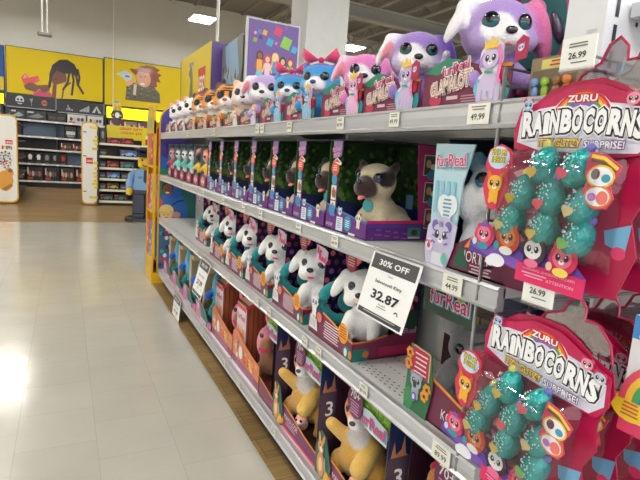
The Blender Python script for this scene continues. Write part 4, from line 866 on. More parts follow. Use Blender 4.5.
# ------------------------------------------------------------------ top shelf: big headed plush in low trays
def glam_tray(t, hw=.14, art=((225, 210, 240), (120, 190, 210)), big=False):
    D = .24
    mb = MB(); mb.box(0, D, -hw, hw, 0, .004, MAR); mb.box(D - .004, D, -hw, hw, 0, .12, (24, 118, 118)); mb.box(.02, D, hw - .003, hw, 0, .09, (96, 30, 70)); mb.build('tray', t)
    mb = MB(); P = [(-hw, 0), (hw, 0), (hw, .075), (.09, .08), (.05, .085), (.0, .10), (-.06, .112), (-.10, .10), (-hw, .085)]
    mb.prism(FR, P, -.003, 0, (112, 28, 66)); mb.line(FR, [(hw, .075), (.09, .08), (.05, .085)], .007, ORG, .001)
    mb.poly(FR, [(-hw, .087), (-.10, .102), (-.06, .114), (-.01, .104), (-.03, .088), (-.09, .078)], (30, 130, 100), .0012)
    a0 = -.035
    mb.text(FR, 'furReal', a0 + .01, .078, .022, (236, 232, 240), .002, .10, .09, .16); mb.text(FR, 'furReal', a0 + .01, .078, .022, (206, 60, 110), .0026, .015, .09, .16)
    mb.text(FR, 'GLAMALOTS', a0, .038, .030, (250, 240, 235), .003, .12, .14, .16); mb.text(FR, 'GLAMALOTS', a0, .038, .030, (176, 110, 120), .0036, .06, .14, .16); mb.text(FR, 'GLAMALOTS', a0, .038, .030, (244, 226, 206), .0042, .01, .14, .16)
    mb.rect(FR, -.05, .018, -.012, .026, (220, 190, 200), .001); lines(mb, FR, .025, .022, .06, 3, .006, (196, 140, 160), .001); mb.ell(FR, -.09, .02, .022, .014, (200, 50, 90), .001); mb.ell(FR, .055, .05, .006, .008, (240, 160, 60), .0012, n=4)
    mb.ell(FR, .128, .025, .012, .02, (30, 150, 150), .0013); mb.ell(FR, .118, .06, .01, .014, (210, 50, 90), .0013)
    mb.build('front_panel', t)
    mb = MB(); fb = Fr((-.006, 0, 0), (0, -1, 0), (0, 0, 1), (-1, 0, 0)); a = .085; b = .092; c, c2 = art; LC = tuple(int((x + 255) / 2) for x in c)
    mb.prism(fb, [(a - .030, .004), (a + .034, .004), (a + .036, .03), (a + .026, .05), (a + .024, .07), (a + .033, .085), (a + .030, .115), (a + .012, .128), (a - .016, .128), (a - .032, .11), (a - .034, .08), (a - .022, .065), (a - .040, .055), (a - .042, .03)], -.002, -.001, (236, 232, 240))
    mb.poly(fb, [(a - .042, .03), (a - .04, .056), (a - .018, .05), (a - .012, .02), (a - .03, .008)], c2, .001)
    mb.ell(fb, a, .045, .026, .02, LC, .0014)
    for q, h_ in ((-.024, .0), (-.008, .004), (.012, .004), (.027, .0)): mb.poly(fb, [(a + q - .007, .006 + h_), (a + q + .007, .006 + h_), (a + q + .006, .045), (a + q - .006, .045)], LC, .0016)
    critter(mb, fb, a, b, .026, LC, c, body=False, ears='flop', lift=.002); mb.line(fb, [(a - .012, .066), (a + .012, .064)], .006, (60, 160, 150), .004)
    mb.poly(fb, [(a - .018, .112), (a - .02, .132), (a - .008, .122), (a, .138), (a + .01, .122), (a + .02, .132), (a + .018, .112)], (244, 200, 70), .004); mb.line(fb, [(a + .022, .115), (a + .032, .085), (a + .026, .05), (a + .034, .04)], .009, (240, 130, 190), .004)
    mb.build('printed_animal', t)

def head_plush(t, kind, c, c2, muzzle, iris, ang, dx=.10, dy=0, zc=.165, s=1.0, nose=(40, 34, 40), earc=None, ear_in=(236, 150, 160), tilt=0):
    el = []; hz = zc; R = .088 * s
    pa = [('e', (0, 0, hz), (R * 1.02, R * .9, R * .88), None, c), ('e', (0, -R * .82, hz - R * .34), (R * .42, R * .34, R * .30), None, muzzle), ('e', (-R * .5, -R * .55, hz - R * .32), (R * .42, R * .34, R * .36), None, c2), ('e', (R * .5, -R * .55, hz - R * .32), (R * .42, R * .34, R * .36), None, c2),
          ('e', (0, .0, .055), (.062, .055, .06), None, c), ('c', (0, 0, .08), (0, 0, hz - R * .5), .05, .05, c), ('c', (-.04, -.03, .08), (-.055, -.07, .05), .022, .02, c), ('c', (.04, -.03, .08), (.055, -.07, .05), .022, .02, c)]
    patches = []
    if kind == 'puppy':
        el_, er_ = earc or (c, c)
        pa += [('c', (-R * .72, 0, hz + R * .62), (-R * 1.02, -.008, hz + R * .55), R * .20, R * .24, el_), ('e', (-R * 1.22, -.014, hz + R * .12), (R * .17, R * .36, R * .60), (0, .42, 0), el_),
               ('c', (R * .72, 0, hz + R * .62), (R * .98, -.008, hz + R * .55), R * .22, R * .24, er_), ('e', (R * 1.16, -.014, hz + R * .15), (R * .17, R * .36, R * .58), (0, -.35, 0), er_)]
        if s > .93: pa += [('e', (R * 1.12, -.02, hz - R * .02), (R * .24, R * .36, R * .85), (0, -.25, 0), er_), ('e', (R * 1.02, .01, hz + R * .7), (R * .3, R * .3, R * .3), None, er_)]
        patches = [((-R * 1.12, -R * .36, hz + R * .08), (R * .20, R * .16, R * .40), ear_in, (0, .42, 0))]
    elif kind == 'bear':
        pa += [('e', (-R * .78, 0, hz + R * .62), (R * .26, R * .16, R * .28), None, c), ('e', (R * .78, 0, hz + R * .62), (R * .26, R * .16, R * .28), None, c)]
        patches = [((0, R * .1, hz + R * .9), (R * .9, R * .9, R * .35), (110, 70, 190), None)]
    else:
        pa += [('e', (-R * .72, 0, hz + R * .66), (R * .28, R * .16, R * .32), (0, -.4, 0), earc[0] if earc else c), ('e', (R * .72, 0, hz + R * .66), (R * .28, R * .16, R * .32), (0, .4, 0), earc[1] if earc else c)]
        if kind == 'tiger':
            K = (40, 30, 26)
            patches = [((0, -R * .65, hz + R * (.36 + .16 * k)), (R * (.46 - .06 * k), R * .7, R * .045), K, (.15 * k, 0, 0)) for k in range(4)]
            for q in (-1, 1):
                patches += [((q * R * .95, -R * .25, hz + R * (.50 - k * .22)), (R * .38, R * .55, R * .05), K, (0, q * .35, 0)) for k in range(5)] + [((q * R * .42, -R * .85, hz + R * .14), (R * .30, R * .3, R * .30), K, None)]
            patches += [((0, -R * .5, hz - R * .70), (R * .8, R * .7, R * .28), (250, 248, 244), None)]
        elif kind == 'spotted':
            patches = [((R * math.sin(a) * .9, -R * math.cos(a) * .85, hz + R * b_), (R * .17, R * .3, R * .15), k_, None) for a, b_, k_ in ((-.9, .45, (70, 60, 70)), (.8, .5, (80, 70, 80)), (-.3, .72, (226, 150, 170)), (1.2, 0, (70, 60, 66)), (-1.3, -.1, (90, 80, 90)), (.2, .6, (70, 60, 70)), (-1.9, .3, (80, 70, 80)))]
    mw = .36 if kind == 'tiger' else .52
    patches = patches + [((0, -R * .9, hz - R * .32), (R * mw, R * .5, R * mw * .8), muzzle, None)] + ([((-R * .25, -R * .8, hz - R * .1), (R * .45, R * .45, R * .42), muzzle, None)] if kind == 'puppy' else [])
    me = blob('plush', pa, patches, voxel=.0065 if s > .9 else .007, smooth=6, blend=.008)
    p = obj('plush', me, t, (dx, dy, .004), (0, tilt, math.radians(ang)))
    e = eye_mesh(R * .235, iris, .5)
    for q in (-1, 1): obj('eye', e, p, (q * R * .45, -R * .765, hz + R * .10), (0, 0, q * .45))
    mb = MB(); mb.ball((0, -R * 1.15, hz - R * .20), (R * .16, R * .08, R * .10), nose, 'gloss'); mb.build('nose', p)
    mb = MB(); mb.ball((0, -R * 1.06, hz - R * .52), (R * .10, R * .05, R * .04), (206, 110, 120), 'plastic'); mb.build('mouth', p)
    if kind == 'bear':
        mb = MB(); BP = (240, 70, 120)
        for q in (-1, 1):
            mb.add([(q * R * .08, -.01, hz + R * .98), (q * R * .85, -.035, hz + R * 1.5), (q * R * 1.0, -.02, hz + R * 1.15), (q * R * .75, 0, hz + R * .82), (q * R * .75, .03, hz + R * 1.2), (q * R * .5, -.045, hz + R * 1.12)],
                   [(0, 1, 5), (1, 2, 5), (2, 3, 5), (3, 0, 5), (0, 4, 1), (1, 4, 2), (2, 4, 3), (3, 4, 0)], BP, 'plush', True)
        mb.ball((0, -.012, hz + R * .98), (R * .16, R * .14, R * .15), (220, 50, 100), 'plush'); mb.build('bow', p)
    return p
FA = lambda y: 0
PU = (168, 136, 208); WH = (248, 244, 245)
HEADS = [ # y, kind, head, cheek, muzzle, iris, angle, ears, scale, zc, text
 (.905, 'puppy', (170, 138, 208), (178, 150, 212), WH, (40, 130, 140), -27, (WH, (236, 120, 170)), .94, .170, 'large lilac puppy head with one white and one pink ear, nearest on the top shelf'),
 (1.20, 'puppy', (152, 118, 198), (206, 190, 222), WH, (30, 120, 110), -34, (WH, (98, 60, 172)), .88, .158, 'lilac plush puppy with one white ear and one folded dark purple ear'),
 (1.47, 'puppy', (226, 122, 190), (230, 150, 200), WH, (50, 70, 110), -34, ((240, 200, 224), (230, 150, 200)), .86, .140, 'pink plush puppy with pale drooping ears between the lilac puppy and the blue bears'),
 (1.80, 'bear', (46, 148, 210), (60, 160, 214), WH, (40, 50, 60), -46, None, .88, .155, 'nearer of the two bright blue plush bears with pink bows'),
 (2.09, 'bear', (50, 150, 208), (60, 160, 214), WH, (40, 50, 60), -34, None, .86, .150, 'farther of the two bright blue plush bears with pink bows'),
 (2.39, 'puppy', (190, 160, 214), (226, 214, 230), WH, (30, 40, 50), -34, (WH, (190, 150, 214)), .84, .14, 'pale lilac plush puppy just past the blue bears on the top shelf'),
 (2.68, 'cat', (240, 208, 190), (240, 214, 204), WH, (70, 70, 80), -34, ((240, 190, 160), (244, 206, 120)), .82, .14, 'cream and peach plush animal between the pale puppy and the tigers'),
 (3.00, 'tiger', (222, 140, 30), (222, 140, 30), (250, 248, 244), (40, 50, 70), -34, ((60, 50, 46), (60, 50, 46)), .92, .15, 'orange striped plush tiger, nearest of the three tigers on the top shelf'),
 (3.32, 'tiger', (222, 140, 30), (222, 140, 30), (250, 248, 244), (40, 50, 70), -28, ((60, 50, 46), (60, 50, 46)), .88, .15, 'orange striped plush tiger, middle of the three tigers on the top shelf'),
 (3.64, 'tiger', (222, 140, 30), (222, 140, 30), (250, 248, 244), (40, 50, 70), -28, ((60, 50, 46), (60, 50, 46)), .84, .15, 'orange striped plush tiger, farthest of the three tigers on the top shelf'),
 (3.95, 'spotted', (240, 236, 238), (240, 236, 238), (250, 246, 246), (60, 60, 80), -28, ((236, 150, 180), (90, 70, 90)), .84, .15, 'white spotted plush puppy beside the tigers on the top shelf'),
 (4.24, 'spotted', (240, 236, 238), (240, 236, 238), (250, 246, 246), (60, 60, 80), -22, ((236, 150, 180), (236, 150, 180)), .84, .145, 'white spotted plush puppy in the middle of the three spotted ones'),
 (4.52, 'spotted', (240, 236, 238), (240, 236, 238), (250, 246, 246), (60, 60, 80), -20, ((236, 150, 180), (236, 150, 180)), .8, .14, 'white spotted plush puppy at the far end of the top shelf'),
]
for i, (y, k, c, c2, mz, ir, an, ears, s, zc, lab) in enumerate(HEADS):
    if i >= 5: s *= 1.18; zc += .03
    t = thing('boxed_plush_toy', lab, 'boxed toy', (.80, y, SZ[3]), 0, 'big headed plush toys in low trays on the top shelf')
    glam_tray(t, art=(c if k != 'tiger' else (230, 120, 60), (110, 190, 214)))
    if i >= 5:
        for ch in t.children:
            if ch.name.split('.')[0] in ('front_panel', 'printed_animal'): ch.scale = (1, 1, .72)
    p = head_plush(t, k, c, c2, mz, ir, an, s=s, zc=zc, earc=ears, ear_in=WH if i == 0 else (236, 150, 160), nose=(24, 90, 150) if k == 'bear' else ((200, 110, 70) if k == 'tiger' else (50, 44, 48)), dx=.085)
    if i == 0:
        mb = MB(); mb.box(.236, .240, -.14, .16, 0, .335, (30, 128, 134)); mb.add([(.12, -.14, 0), (.236, -.14, 0), (.236, -.14, .335), (.20, -.14, .3), (.15, -.14, .1)], [(0, 1, 2, 3, 4)], (30, 128, 134))
        mb.box(.20, .24, -.14, .16, .33, .337, (90, 170, 180)); mb.build('backing_card', t)
        mb = MB(); mb.tube([(.19, -.015 + .10 * math.cos(a), .19 + .135 * math.sin(a)) for a in [k_ * PI / 14 for k_ in range(28)]], .014, (206, 20, 124), 'plush', n=8, closed=True); mb.build('magenta_loop', t)
        mb = MB(); mb.ball((0, 0, 0), (.012, .030, .038), (96, 92, 112), 'glitter'); mb.build('grey_satin_lining', p, (.125, -.02, .185), (0, -.35, -.3))
        mb = MB(); mb.tube([(.0, .03, .004), (.0, .03, .06), (.01, .03, .11)], [.012, .014, .010], (190, 160, 220), 'plush'); mb.ball((.01, .03, .115), .011, (220, 220, 230), 'plush'); mb.build('wand', t, (.03, .085, .02))
    if i < 3:
        mb = MB(); fk = Fr((-.012, -.128 if i else -.168, .088), (0, -1, .12), (0, 0, 1), (-1, 0, 0)); mb.prism(fk, [(-.014, -.022), (.014, -.022), (.015, .014), (0, .024), (-.015, .014)], -.002, 0, (176, 30, 80)); critter(mb, fk, 0, 0, .009, (226, 214, 236), (150, 120, 200), body=False, lift=.001); mb.build('hang_label', t, (.0, 0, .012))

# a magenta and pink puppy head behind, small boxed figures beside the fence
t = thing('small_toy_box', 'small cream box of tiny figures behind the wire fence on the top shelf', 'toy box', (.83, .70, SZ[3]))
mb = MB(); mb.box(0, .16, -.065, .045, 0, .085, (150, 134, 104)); f_ = FX(0, -.01, 0); mb.rect(f_, -.05, .01, .05, .06, (120, 104, 84), .001); mb.rect(f_, -.03, .062, .05, .08, (226, 214, 120), .001); mb.rect(FY(0, -.065, 0), .01, .01, .15, .06, (130, 110, 90), .001); lines(mb, f_, .01, .074, .05, 2, .007, (190, 70, 60), .002); mb.build('carton', t)
for a, c in ((-.035, (120, 150, 200)), (-.012, (150, 190, 60)), (.014, (140, 100, 60)), (.036, (214, 120, 60))):
    mb = MB(); mb.ball((-.006, -a - .01, .02), (.006, .008, .012), c); mb.ball((-.008, -a - .01, .037), (.008, .009, .009), c); mb.build('mini_figure', t)

# white slotted box at the near end of the top shelf
t = thing('slotted_display_box', 'white display box with dark slots at the near end of the top shelf', 'display box', (.85, .66, SZ[3]))
mb = MB(); mb.box(0, .5, -.045, .035, 0, .19, (232, 234, 238), 'paint'); fr = FY(0, -.045, 0)
for k in range(4): mb.rect(fr, .024, .015 + k * .044, .034, .046 + k * .044, (40, 42, 48), .0008)
for a, b in ((.085, .14), (.15, .155), (.07, .09), (.14, .10), (.22, .12), (.3, .15)): mb.rect(fr, a, b, a + .007, b + .008, (50, 52, 58), .0008)
mb.poly(fr, [(.05, .02), (.12, .03), (.12, .07), (.05, .075)], (60, 160, 214), .0008); mb.rect(fr, .14, .02, .4, .07, (70, 170, 210), .0008)
fx = FX(0, -.0225, 0); lines(mb, fx, 0, .12, .03, 2, .012, (206, 208, 212), .0008)
mb.build('carton', t)
mb = MB(); mb.box(.06, .5, -.2, -.05, .15, .175, (214, 216, 220), 'paint'); mb.build('side_flap', t)

# ------------------------------------------------------------------ shelf 3 near end: white fluffy toy
t = thing('boxed_toy_big_cat', 'boxed fluffy white toy with a printed white tiger and the word NORTH', 'boxed toy', (.80, .84, SZ[2]))
mb = MB(); hw = .125; mb.box(0, .285, -hw, hw, 0, .004, MAR); mb.box(.281, .285, -hw, hw, 0, .30, (18, 60, 74)); mb.box(.03, .285, hw - .004, hw, 0, .30, (16, 54, 68)); mb.box(.03, .285, -hw, hw, .298, .302, (20, 40, 54)); mb.build('backdrop', t)
mb = MB(); mb.prism(FR, [(-hw, 0), (.17, 0), (.17, .05), (.08, .062), (.02, .085), (-.03, .06), (-hw, .05)], -.003, 0, (110, 26, 66))
mb.text(FR, 'NORTH', .032, .028, .025, (248, 240, 244), .001, .0, .085); lines(mb, FR, .055, .02, .07, 3, .007, (226, 190, 206), .001); mb.poly(FR, [(.0, .058), (.02, .085), (.045, .075), (.06, .066), (.04, .062)], ORG, .001)
mb.poly(FR, [(-.03, .01), (-.01, .07), (.01, .03), (.02, .01)], (30, 90, 70), .0012); mb.build('front_band', t)
mb = MB(); P = [(-hw, .04), (-.045, .04), (-.035, .12), (-.03, .20), (-.005, .285), (-.135, .287)]; mb.prism(FR, P, -.006, -.002, (186, 218, 230))
for k in range(4): mb.line(FR, [(-.115 + k * .02, .20), (-.115 + k * .02, .13 + (k % 2) * .02)], .011, (140, 200, 220), .0008); mb.ell(FR, -.115 + k * .02, .13 + (k % 2) * .02, .0055, .008, (140, 200, 220), .0009)
mb.ell(FR, -.083, .145, .022, .024, (232, 240, 246), .0014); mb.ell(FR, -.058, .145, .022, .024, (232, 240, 246), .0014); mb.poly(FR, [(-.103, .138), (-.038, .138), (-.07, .095)], (232, 240, 246), .0014); lines(mb, FR, -.07, .155, .03, 5, .009, (110, 150, 180), .002)
logo_furreal(mb, FR, -.072, .235, .105, .05, .002); mb.build('header_card', t)
mb = MB(); fk = Fr((-.006, 0, 0), (0, -1, 0), (0, 0, 1), (-1, 0, 0)); TC = (206, 200, 230); TS = (120, 104, 176)
mb.prism(fk, [(-.12, -.005), (-.05, -.005), (-.03, .05), (-.025, .10), (-.06, .115), (-.10, .115), (-.125, .09), (-.13, .03)], -.002, 0, TC); critter(mb, fk, -.075, .072, .037, TC, TS, eye=(50, 40, 60), body=False, ears='round', lift=.001)
for k in range(3):
    mb.line(fk, [(-.103, .085 - k * .014), (-.09, .08 - k * .014)], .004, TS, .003); mb.line(fk, [(-.047, .085 - k * .014), (-.06, .08 - k * .014)], .004, TS, .003); mb.line(fk, [(-.08 + k * .005, .105), (-.079 + k * .005, .092)], .003, TS, .003)
mb.ell(fk, -.112, .045, .014, .016, (236, 232, 244), .003); mb.ell(fk, -.112, .043, .006, .007, (206, 60, 120), .0034)
for q in (-1, 0, 1): mb.ell(fk, -.112 + q * .008, .053, .003, .004, (206, 60, 120), .0034)
mb.rect(fk, -.10, .0, -.055, .03, (232, 230, 242), .002); mb.ell(fk, -.055, .02, .01, .014, (110, 200, 170), .003); mb.build('printed_tiger', t)
me = blob('plush', [('e', (0, 0, .09), (.075, .07, .075), None, (232, 234, 240)), ('e', (0, -.02, .19), (.07, .066, .062), None, (226, 232, 240)), ('e', (0, -.07, .168), (.045, .036, .034), None, (244, 244, 244)), ('e', (-.05, -.04, .15), (.04, .04, .05), None, (240, 242, 246)), ('e', (.05, -.04, .15), (.04, .04, .05), None, (240, 242, 246)), ('e', (-.055, -.0, .245), (.024, .014, .028), None, (130, 180, 196)), ('e', (.055, -.0, .245), (.024, .014, .028), None, (130, 180, 196)), ('c', (-.04, -.05, .07), (-.05, -.09, .03), .028, .026, (236, 236, 242)), ('c', (.04, -.05, .07), (.05, -.09, .03), .028, .026, (236, 236, 242))], [((0, .0, .25), (.05, .06, .03), (90, 160, 190), None)], voxel=.006)
p = obj('plush', me, t, (.125, .04, .004), (0, 0, math.radians(-50))); e = eye_mesh(.019, (60, 150, 190), .45)
for q in (-1, 1): obj('eye', e, p, (q * .032, -.078, .205), (0, 0, q * .3))
mb = MB(); mb.ball((0, -.104, .18), (.014, .007, .009), (210, 110, 140), 'gloss'); mb.build('nose', p)

# shelf 2 near end: koala
t = thing('boxed_toy_koala', 'boxed grey toy koala with a tall printed koala card and the word KOALA', 'boxed toy', (.80, .84, SZ[1]))
mb = MB(); mb.box(0, .285, -hw, hw, 0, .004, (60, 40, 40)); mb.box(.281, .285, -hw, .34, 0, .34, (58, 30, 34)); mb.box(.05, .285, -hw - .004, -hw, 0, .1, MAR); mb.box(.25, .285, .0, .12, .0, .34, (18, 44, 110))
fb = FX(.281, 0, 0)
for a, b, w_, h_ in ((-.19, .06, .05, .14), (-.13, .06, .05, .09), (-.13, .155, .05, .04), (-.13, .2, .05, .04), (-.07, .06, .05, .15)): mb.rect(fb, a, b, a + w_, b + h_, (112, 90, 70), .001); mb.rect(fb, a + .015, b + h_ - .02, a + w_ - .015, b + h_ - .012, (50, 34, 30), .002)
mb.rect(fb, -.24, .08, -.2, .2, (196, 150, 60), .001); mb.build('backdrop', t)
mb = MB(); mb.prism(FR, [(-hw, 0), (.16, 0), (.16, .07), (.09, .078), (.0, .10), (-.06, .115), (-hw, .09)], -.003, 0, (116, 34, 72)); mb.line(FR, [(.16, .07), (.09, .078), (.0, .10), (-.06, .115)], .008, ORG, .001)
mb.text(FR, 'KOALA', .03, .030, .026, (248, 240, 244), .001, .0, .085); mb.text(FR, 'LIL BUNDLE', .075, .062, .008, (240, 226, 234), .001, .0, .05); mb.ell(FR, .115, .03, .014, .018, (200, 220, 244), .002); mb.ell(FR, .115, .03, .006, .008, (90, 80, 190), .003); mb.build('front_band', t)
mb = MB(); fk = Fr((-.006, 0, 0), (0, -1, 0), (0, 0, 1), (-1, 0, 0)); KG = (176, 180, 196)
mb.prism(fk, [(-.15, .0), (-.06, .0), (-.045, .09), (-.058, .17), (-.14, .175), (-.148, .08)], -.002, 0, (40, 110, 70)); mb.poly(fk, [(-.135, .10), (-.062, .10), (-.062, .168), (-.128, .172)], (190, 34, 70), .001); mb.line(fk, [(-.128, .174), (-.062, .170), (-.06, .10)], .005, (206, 180, 140), .0014)
lines(mb, fk, -.095, .155, .05, 5, .012, (246, 226, 230), .0016, .004)
for a, b in ((-.14, .15), (-.142, .12), (-.062, .08), (-.07, .06)):
    for k_ in range(6): mb.ell(fk, a + .01 * math.cos(k_), b + .01 * math.sin(k_), .006, .006, (240, 150, 50), .002 + k_ * 1e-4, n=7)
mb.ell(fk, -.13, .03, .02, .03, (50, 140, 80), .002); critter(mb, fk, -.105, .085, .026, KG, (150, 154, 172), eye=(50, 60, 80), lift=.003); mb.ell(fk, -.105, .078, .007, .01, (50, 50, 60), .006); mb.ell(fk, -.105, .045, .01, .012, (110, 90, 190), .006); mb.ell(fk, -.105, .045, .005, .007, (230, 230, 246), .0065)
mb.build('printed_koala', t)
GK = (138, 138, 140)
me = blob('plush', [('e', (0, 0, .07), (.08, .07, .075), None, GK), ('e', (0, -.03, .17), (.08, .07, .062), None, GK), ('e', (-.085, -.01, .215), (.034, .02, .034), None, (164, 164, 166)), ('e', (.085, -.01, .215), (.034, .02, .034), None, (164, 164, 166)), ('c', (-.06, -.03, .1), (-.08, -.09, .06), .03, .024, GK), ('c', (.06, -.03, .1), (.08, -.09, .06), .03, .024, GK), ('e', (-.06, -.08, .025), (.034, .045, .026), None, GK), ('e', (.06, -.08, .025), (.034, .045, .026), None, GK), ('e', (0, -.085, .15), (.03, .02, .025), None, (164, 164, 166))])
p = obj('plush', me, t, (.165, .065, .004), (0, 0, math.radians(-60))); e = eye_mesh(.014, (60, 60, 70))
for q in (-1, 1): obj('eye', e, p, (q * .034, -.092, .18), (0, 0, q * .3))
mb = MB(); mb.ball((0, -.106, .158), (.014, .01, .02), (30, 30, 34), 'gloss'); mb.build('nose', p)
mb = MB(); mb.add([(.045, -.02, .05), (.05, -.10, .04), (.10, -.11, .07), (.095, -.02, .085)], [(0, 1, 2, 3)], (200, 200, 202), 'paper'); fr = Fr((.072, -.065, .062), (0, -1, 0), (.5, 0, .35)); 
for k_ in range(4): mb.line(fr, [(-.03, -.02 + k_ * .012), (.03, -.018 + k_ * .012)], .002, (150, 150, 154), .001)
mb.build('paper_bib', t)
mb = MB(); fl = Fr((.05, .07, .30), (0, -1, 0), (0, 0, 1), (-1, 0, 0)); mb.prism(fl, [(-.11, -.05), (.07, -.05), (.08, .03), (-.11, .03)], -.003, 0, (36, 70, 50)); logo_furreal(mb, fl, -.01, -.02, .15, 0, .001); mb.ell(fl, .03, .02, .02, .014, (150, 190, 40), .0008); mb.build('logo_card', t)

# ------------------------------------------------------------------ bottom shelf: kangaroos
def make_roo(hw=.205, plush=True):
    t = thing('boxed_toy_kangaroo' if plush else 'boxed_toy', '', 'boxed toy', (0, 0, 0)); H = .41; D = .30; NV_ = (18, 40, 84)
    mb = MB(); mb.box(0, D, -hw, hw, 0, .004, (70, 44, 34)); mb.box(D - .004, D, -hw, hw, 0, H, (64, 42, 32)); mb.box(.06, D, hw - .004, hw, 0, H * .9, (54, 26, 44)); mb.box(.0, D, -hw, -hw + .004, 0, H, (60, 34, 66))
    fb = FX(D - .004, 0, 0)
    for a, b, w_, h_ in ((-.1, .02, .055, .12), (-.03, .02, .055, .12), (.04, .02, .055, .05), (.04, .08, .055, .05), (.11, .02, .06, .16), (-.17, .02, .05, .14)):
        if abs(a) < hw: mb.rect(fb, a, b, a + w_, b + h_, (132, 104, 74), .001); mb.rect(fb, a + .02, b + h_ - .02, a + w_ - .02, b + h_ - .012, (60, 40, 30), .002)
    # inside face of the near side wall seen past its neighbour
    fs = FY(0, -hw, 0); mb.rect(fs, 0, 0, D, H, (70, 40, 76), .0008); mb.rect(fs, 0, H * .62, D, H, NV_, .0012)
    P = [(0, H * .60)];
    for k in range(8): P += [(.01 + k * .034, H * (.72 + .04 * math.sin(k * 2.1))), (.018 + k * .034, H * (.82 + .04 * math.sin(k * 1.3))), (.026 + k * .034, H * .72)]
    P += [(D, H * .6)]; mb.poly(fs, P, (180, 120, 84), .0016); mb.rect(fs, 0, H * .25, D, H * .70, (84, 66, 84), .002)
    mb.text(fs, '3', .040, H * .48, .055, (246, 240, 244), .003, .01); lines(mb, fs, .12, H * .62, .09, 6, .017, (190, 170, 190), .003, .004)
    mb.build('carton', t)
    mb = MB(); gw = min(hw, .105); G1 = (120, 176, 40)
    mb.box(.03, D, -hw, -hw + gw * 2, H - .004, H, G1)
    mb.prism(FX(.03, 0, 0), [(hw - gw * 2, H - .10), (hw - .02, H - .10), (hw, H), (hw - gw * 2, H)], -.003, 0, (130, 186, 44))
    random.seed(8); ft = Fr((0, 0, H), (0, -1, 0), (1, 0, 0), (0, 0, 1)); ff = FX(.027, 0, 0)
    for i in range(110):
        a = random.uniform(hw - gw * 2 + .01, hw - .01); mb.ell(ft, a, random.uniform(.04, D - .02), .012, .004, random.choice([(150, 206, 56), (90, 150, 36), (170, 214, 80), (110, 170, 40)]), .0006 + i * 4e-6, rot=random.uniform(0, 3), n=5)
        mb.ell(ff, a - .005, random.uniform(H - .095, H - .005), .010, .003, random.choice([(150, 206, 56), (90, 150, 36), (170, 214, 80)]), .0006 + i * 4e-6, rot=random.uniform(0, 3), n=5)
    mb.build('green_lid', t)
    mb = MB(); fl = FX(.018, 0, 0); a = hw - gw - .01; w_ = gw * 1.5
    mb.prism(fl, [(a - w_ / 2, H - .055), (a - w_ * .1, H - .05), (a + w_ / 2, H - .065), (a + w_ / 2, H - .115), (a - w_ * .05, H - .115), (a - w_ / 2, H - .10)], -.002, 0, (206, 220, 232)); mb.text(fl, 'furReal', a + .003, H - .102, .034, (60, 160, 180), .0008, .07, w_ * .92); mb.text(fl, 'furReal', a, H - .10, .034, (214, 50, 116), .0016, .03, w_ * .9); mb.build('logo_tag', t)
    if not plush: 
        mb = MB(); mb.prism(FR, [(-hw, 0), (hw, 0), (hw, .06), (-hw, .09)], -.003, 0, MAR); mb.line(FR, [(hw, .06), (-hw, .09)], .008, ORG, .001); mb.build('front_tray', t); return t
    mb = MB(); f2 = FX(.012, 0, 0); a = hw - gw * 2 + .0; mb.prism(f2, [(a + .045 * math.cos(k * PI / 8), H - .055 + .055 * math.sin(k * PI / 8)) for k in range(16)], -.002, 0, (112, 36, 84)); mb.text(f2, '70+', a, H - .045, .026, (246, 240, 244), .001, .01); lines(mb, f2, a, H - .058, .055, 5, .009, (206, 150, 190), .001); mb.build('round_badge', t)
    mb = MB(); mb.prism(FR, [(-hw, 0), (hw, 0), (hw, .055), (.10, .065), (.0, .085), (-.10, .10), (-hw, .09)], -.003, 0, (120, 44, 92)); mb.line(FR, [(hw, .055), (.10, .065), (.0, .085), (-.10, .10)], .008, ORG, .001); mb.line(FR, [(-hw, .004), (hw, .004)], .012, (226, 60, 110), .001)
    mb.text(FR, 'MAMA JOSIE', -.02, .045, .022, (246, 230, 240), .002, .0, .13); lines(mb, FR, -.02, .036, .1, 2, .009, (220, 170, 200), .002)
    fk = Fr((-.006, 0, 0), (0, -1, 0), (0, 0, 1), (-1, 0, 0)); mb.prism(fk, [(-hw, .0), (-hw + .10, 0), (-hw + .11, .07), (-hw + .07, .16), (-hw + .03, .17), (-hw + .0, .1)], -.002, 0, (40, 100, 84))
    for k in range(6): mb.line(fk, [(-hw + .05 + k * .008, .01), (-hw + .035 + k * .009, .12 - k * .008)], .004, ((30, 70, 60), (214, 220, 216), (70, 150, 100))[k % 3], .002 + k * 1e-4)
    a = -hw + .045; mb.ell(fk, a, .05, .028, .045, (222, 150, 84), .003); mb.ell(fk, a - .004, .112, .02, .025, (226, 160, 90), .0034); mb.ell(fk, a - .016, .145, .007, .02, (226, 160, 90), .0032, rot=.3); mb.ell(fk, a + .012, .145, .007, .02, (226, 160, 90), .0032, rot=-.3); mb.ell(fk, a, .108, .011, .012, (246, 236, 226), .0038); mb.ell(fk, a - .008, .118, .004, .005, (30, 30, 30), .004); mb.ell(fk, a + .008, .118, .004, .005, (30, 30, 30), .004); mb.ell(fk, a, .05, .014, .026, (244, 214, 170), .0036)
    mb.build('front_tray', t)
    YK = (222, 168, 74); YK2 = (236, 190, 96); OK_ = (222, 140, 60)
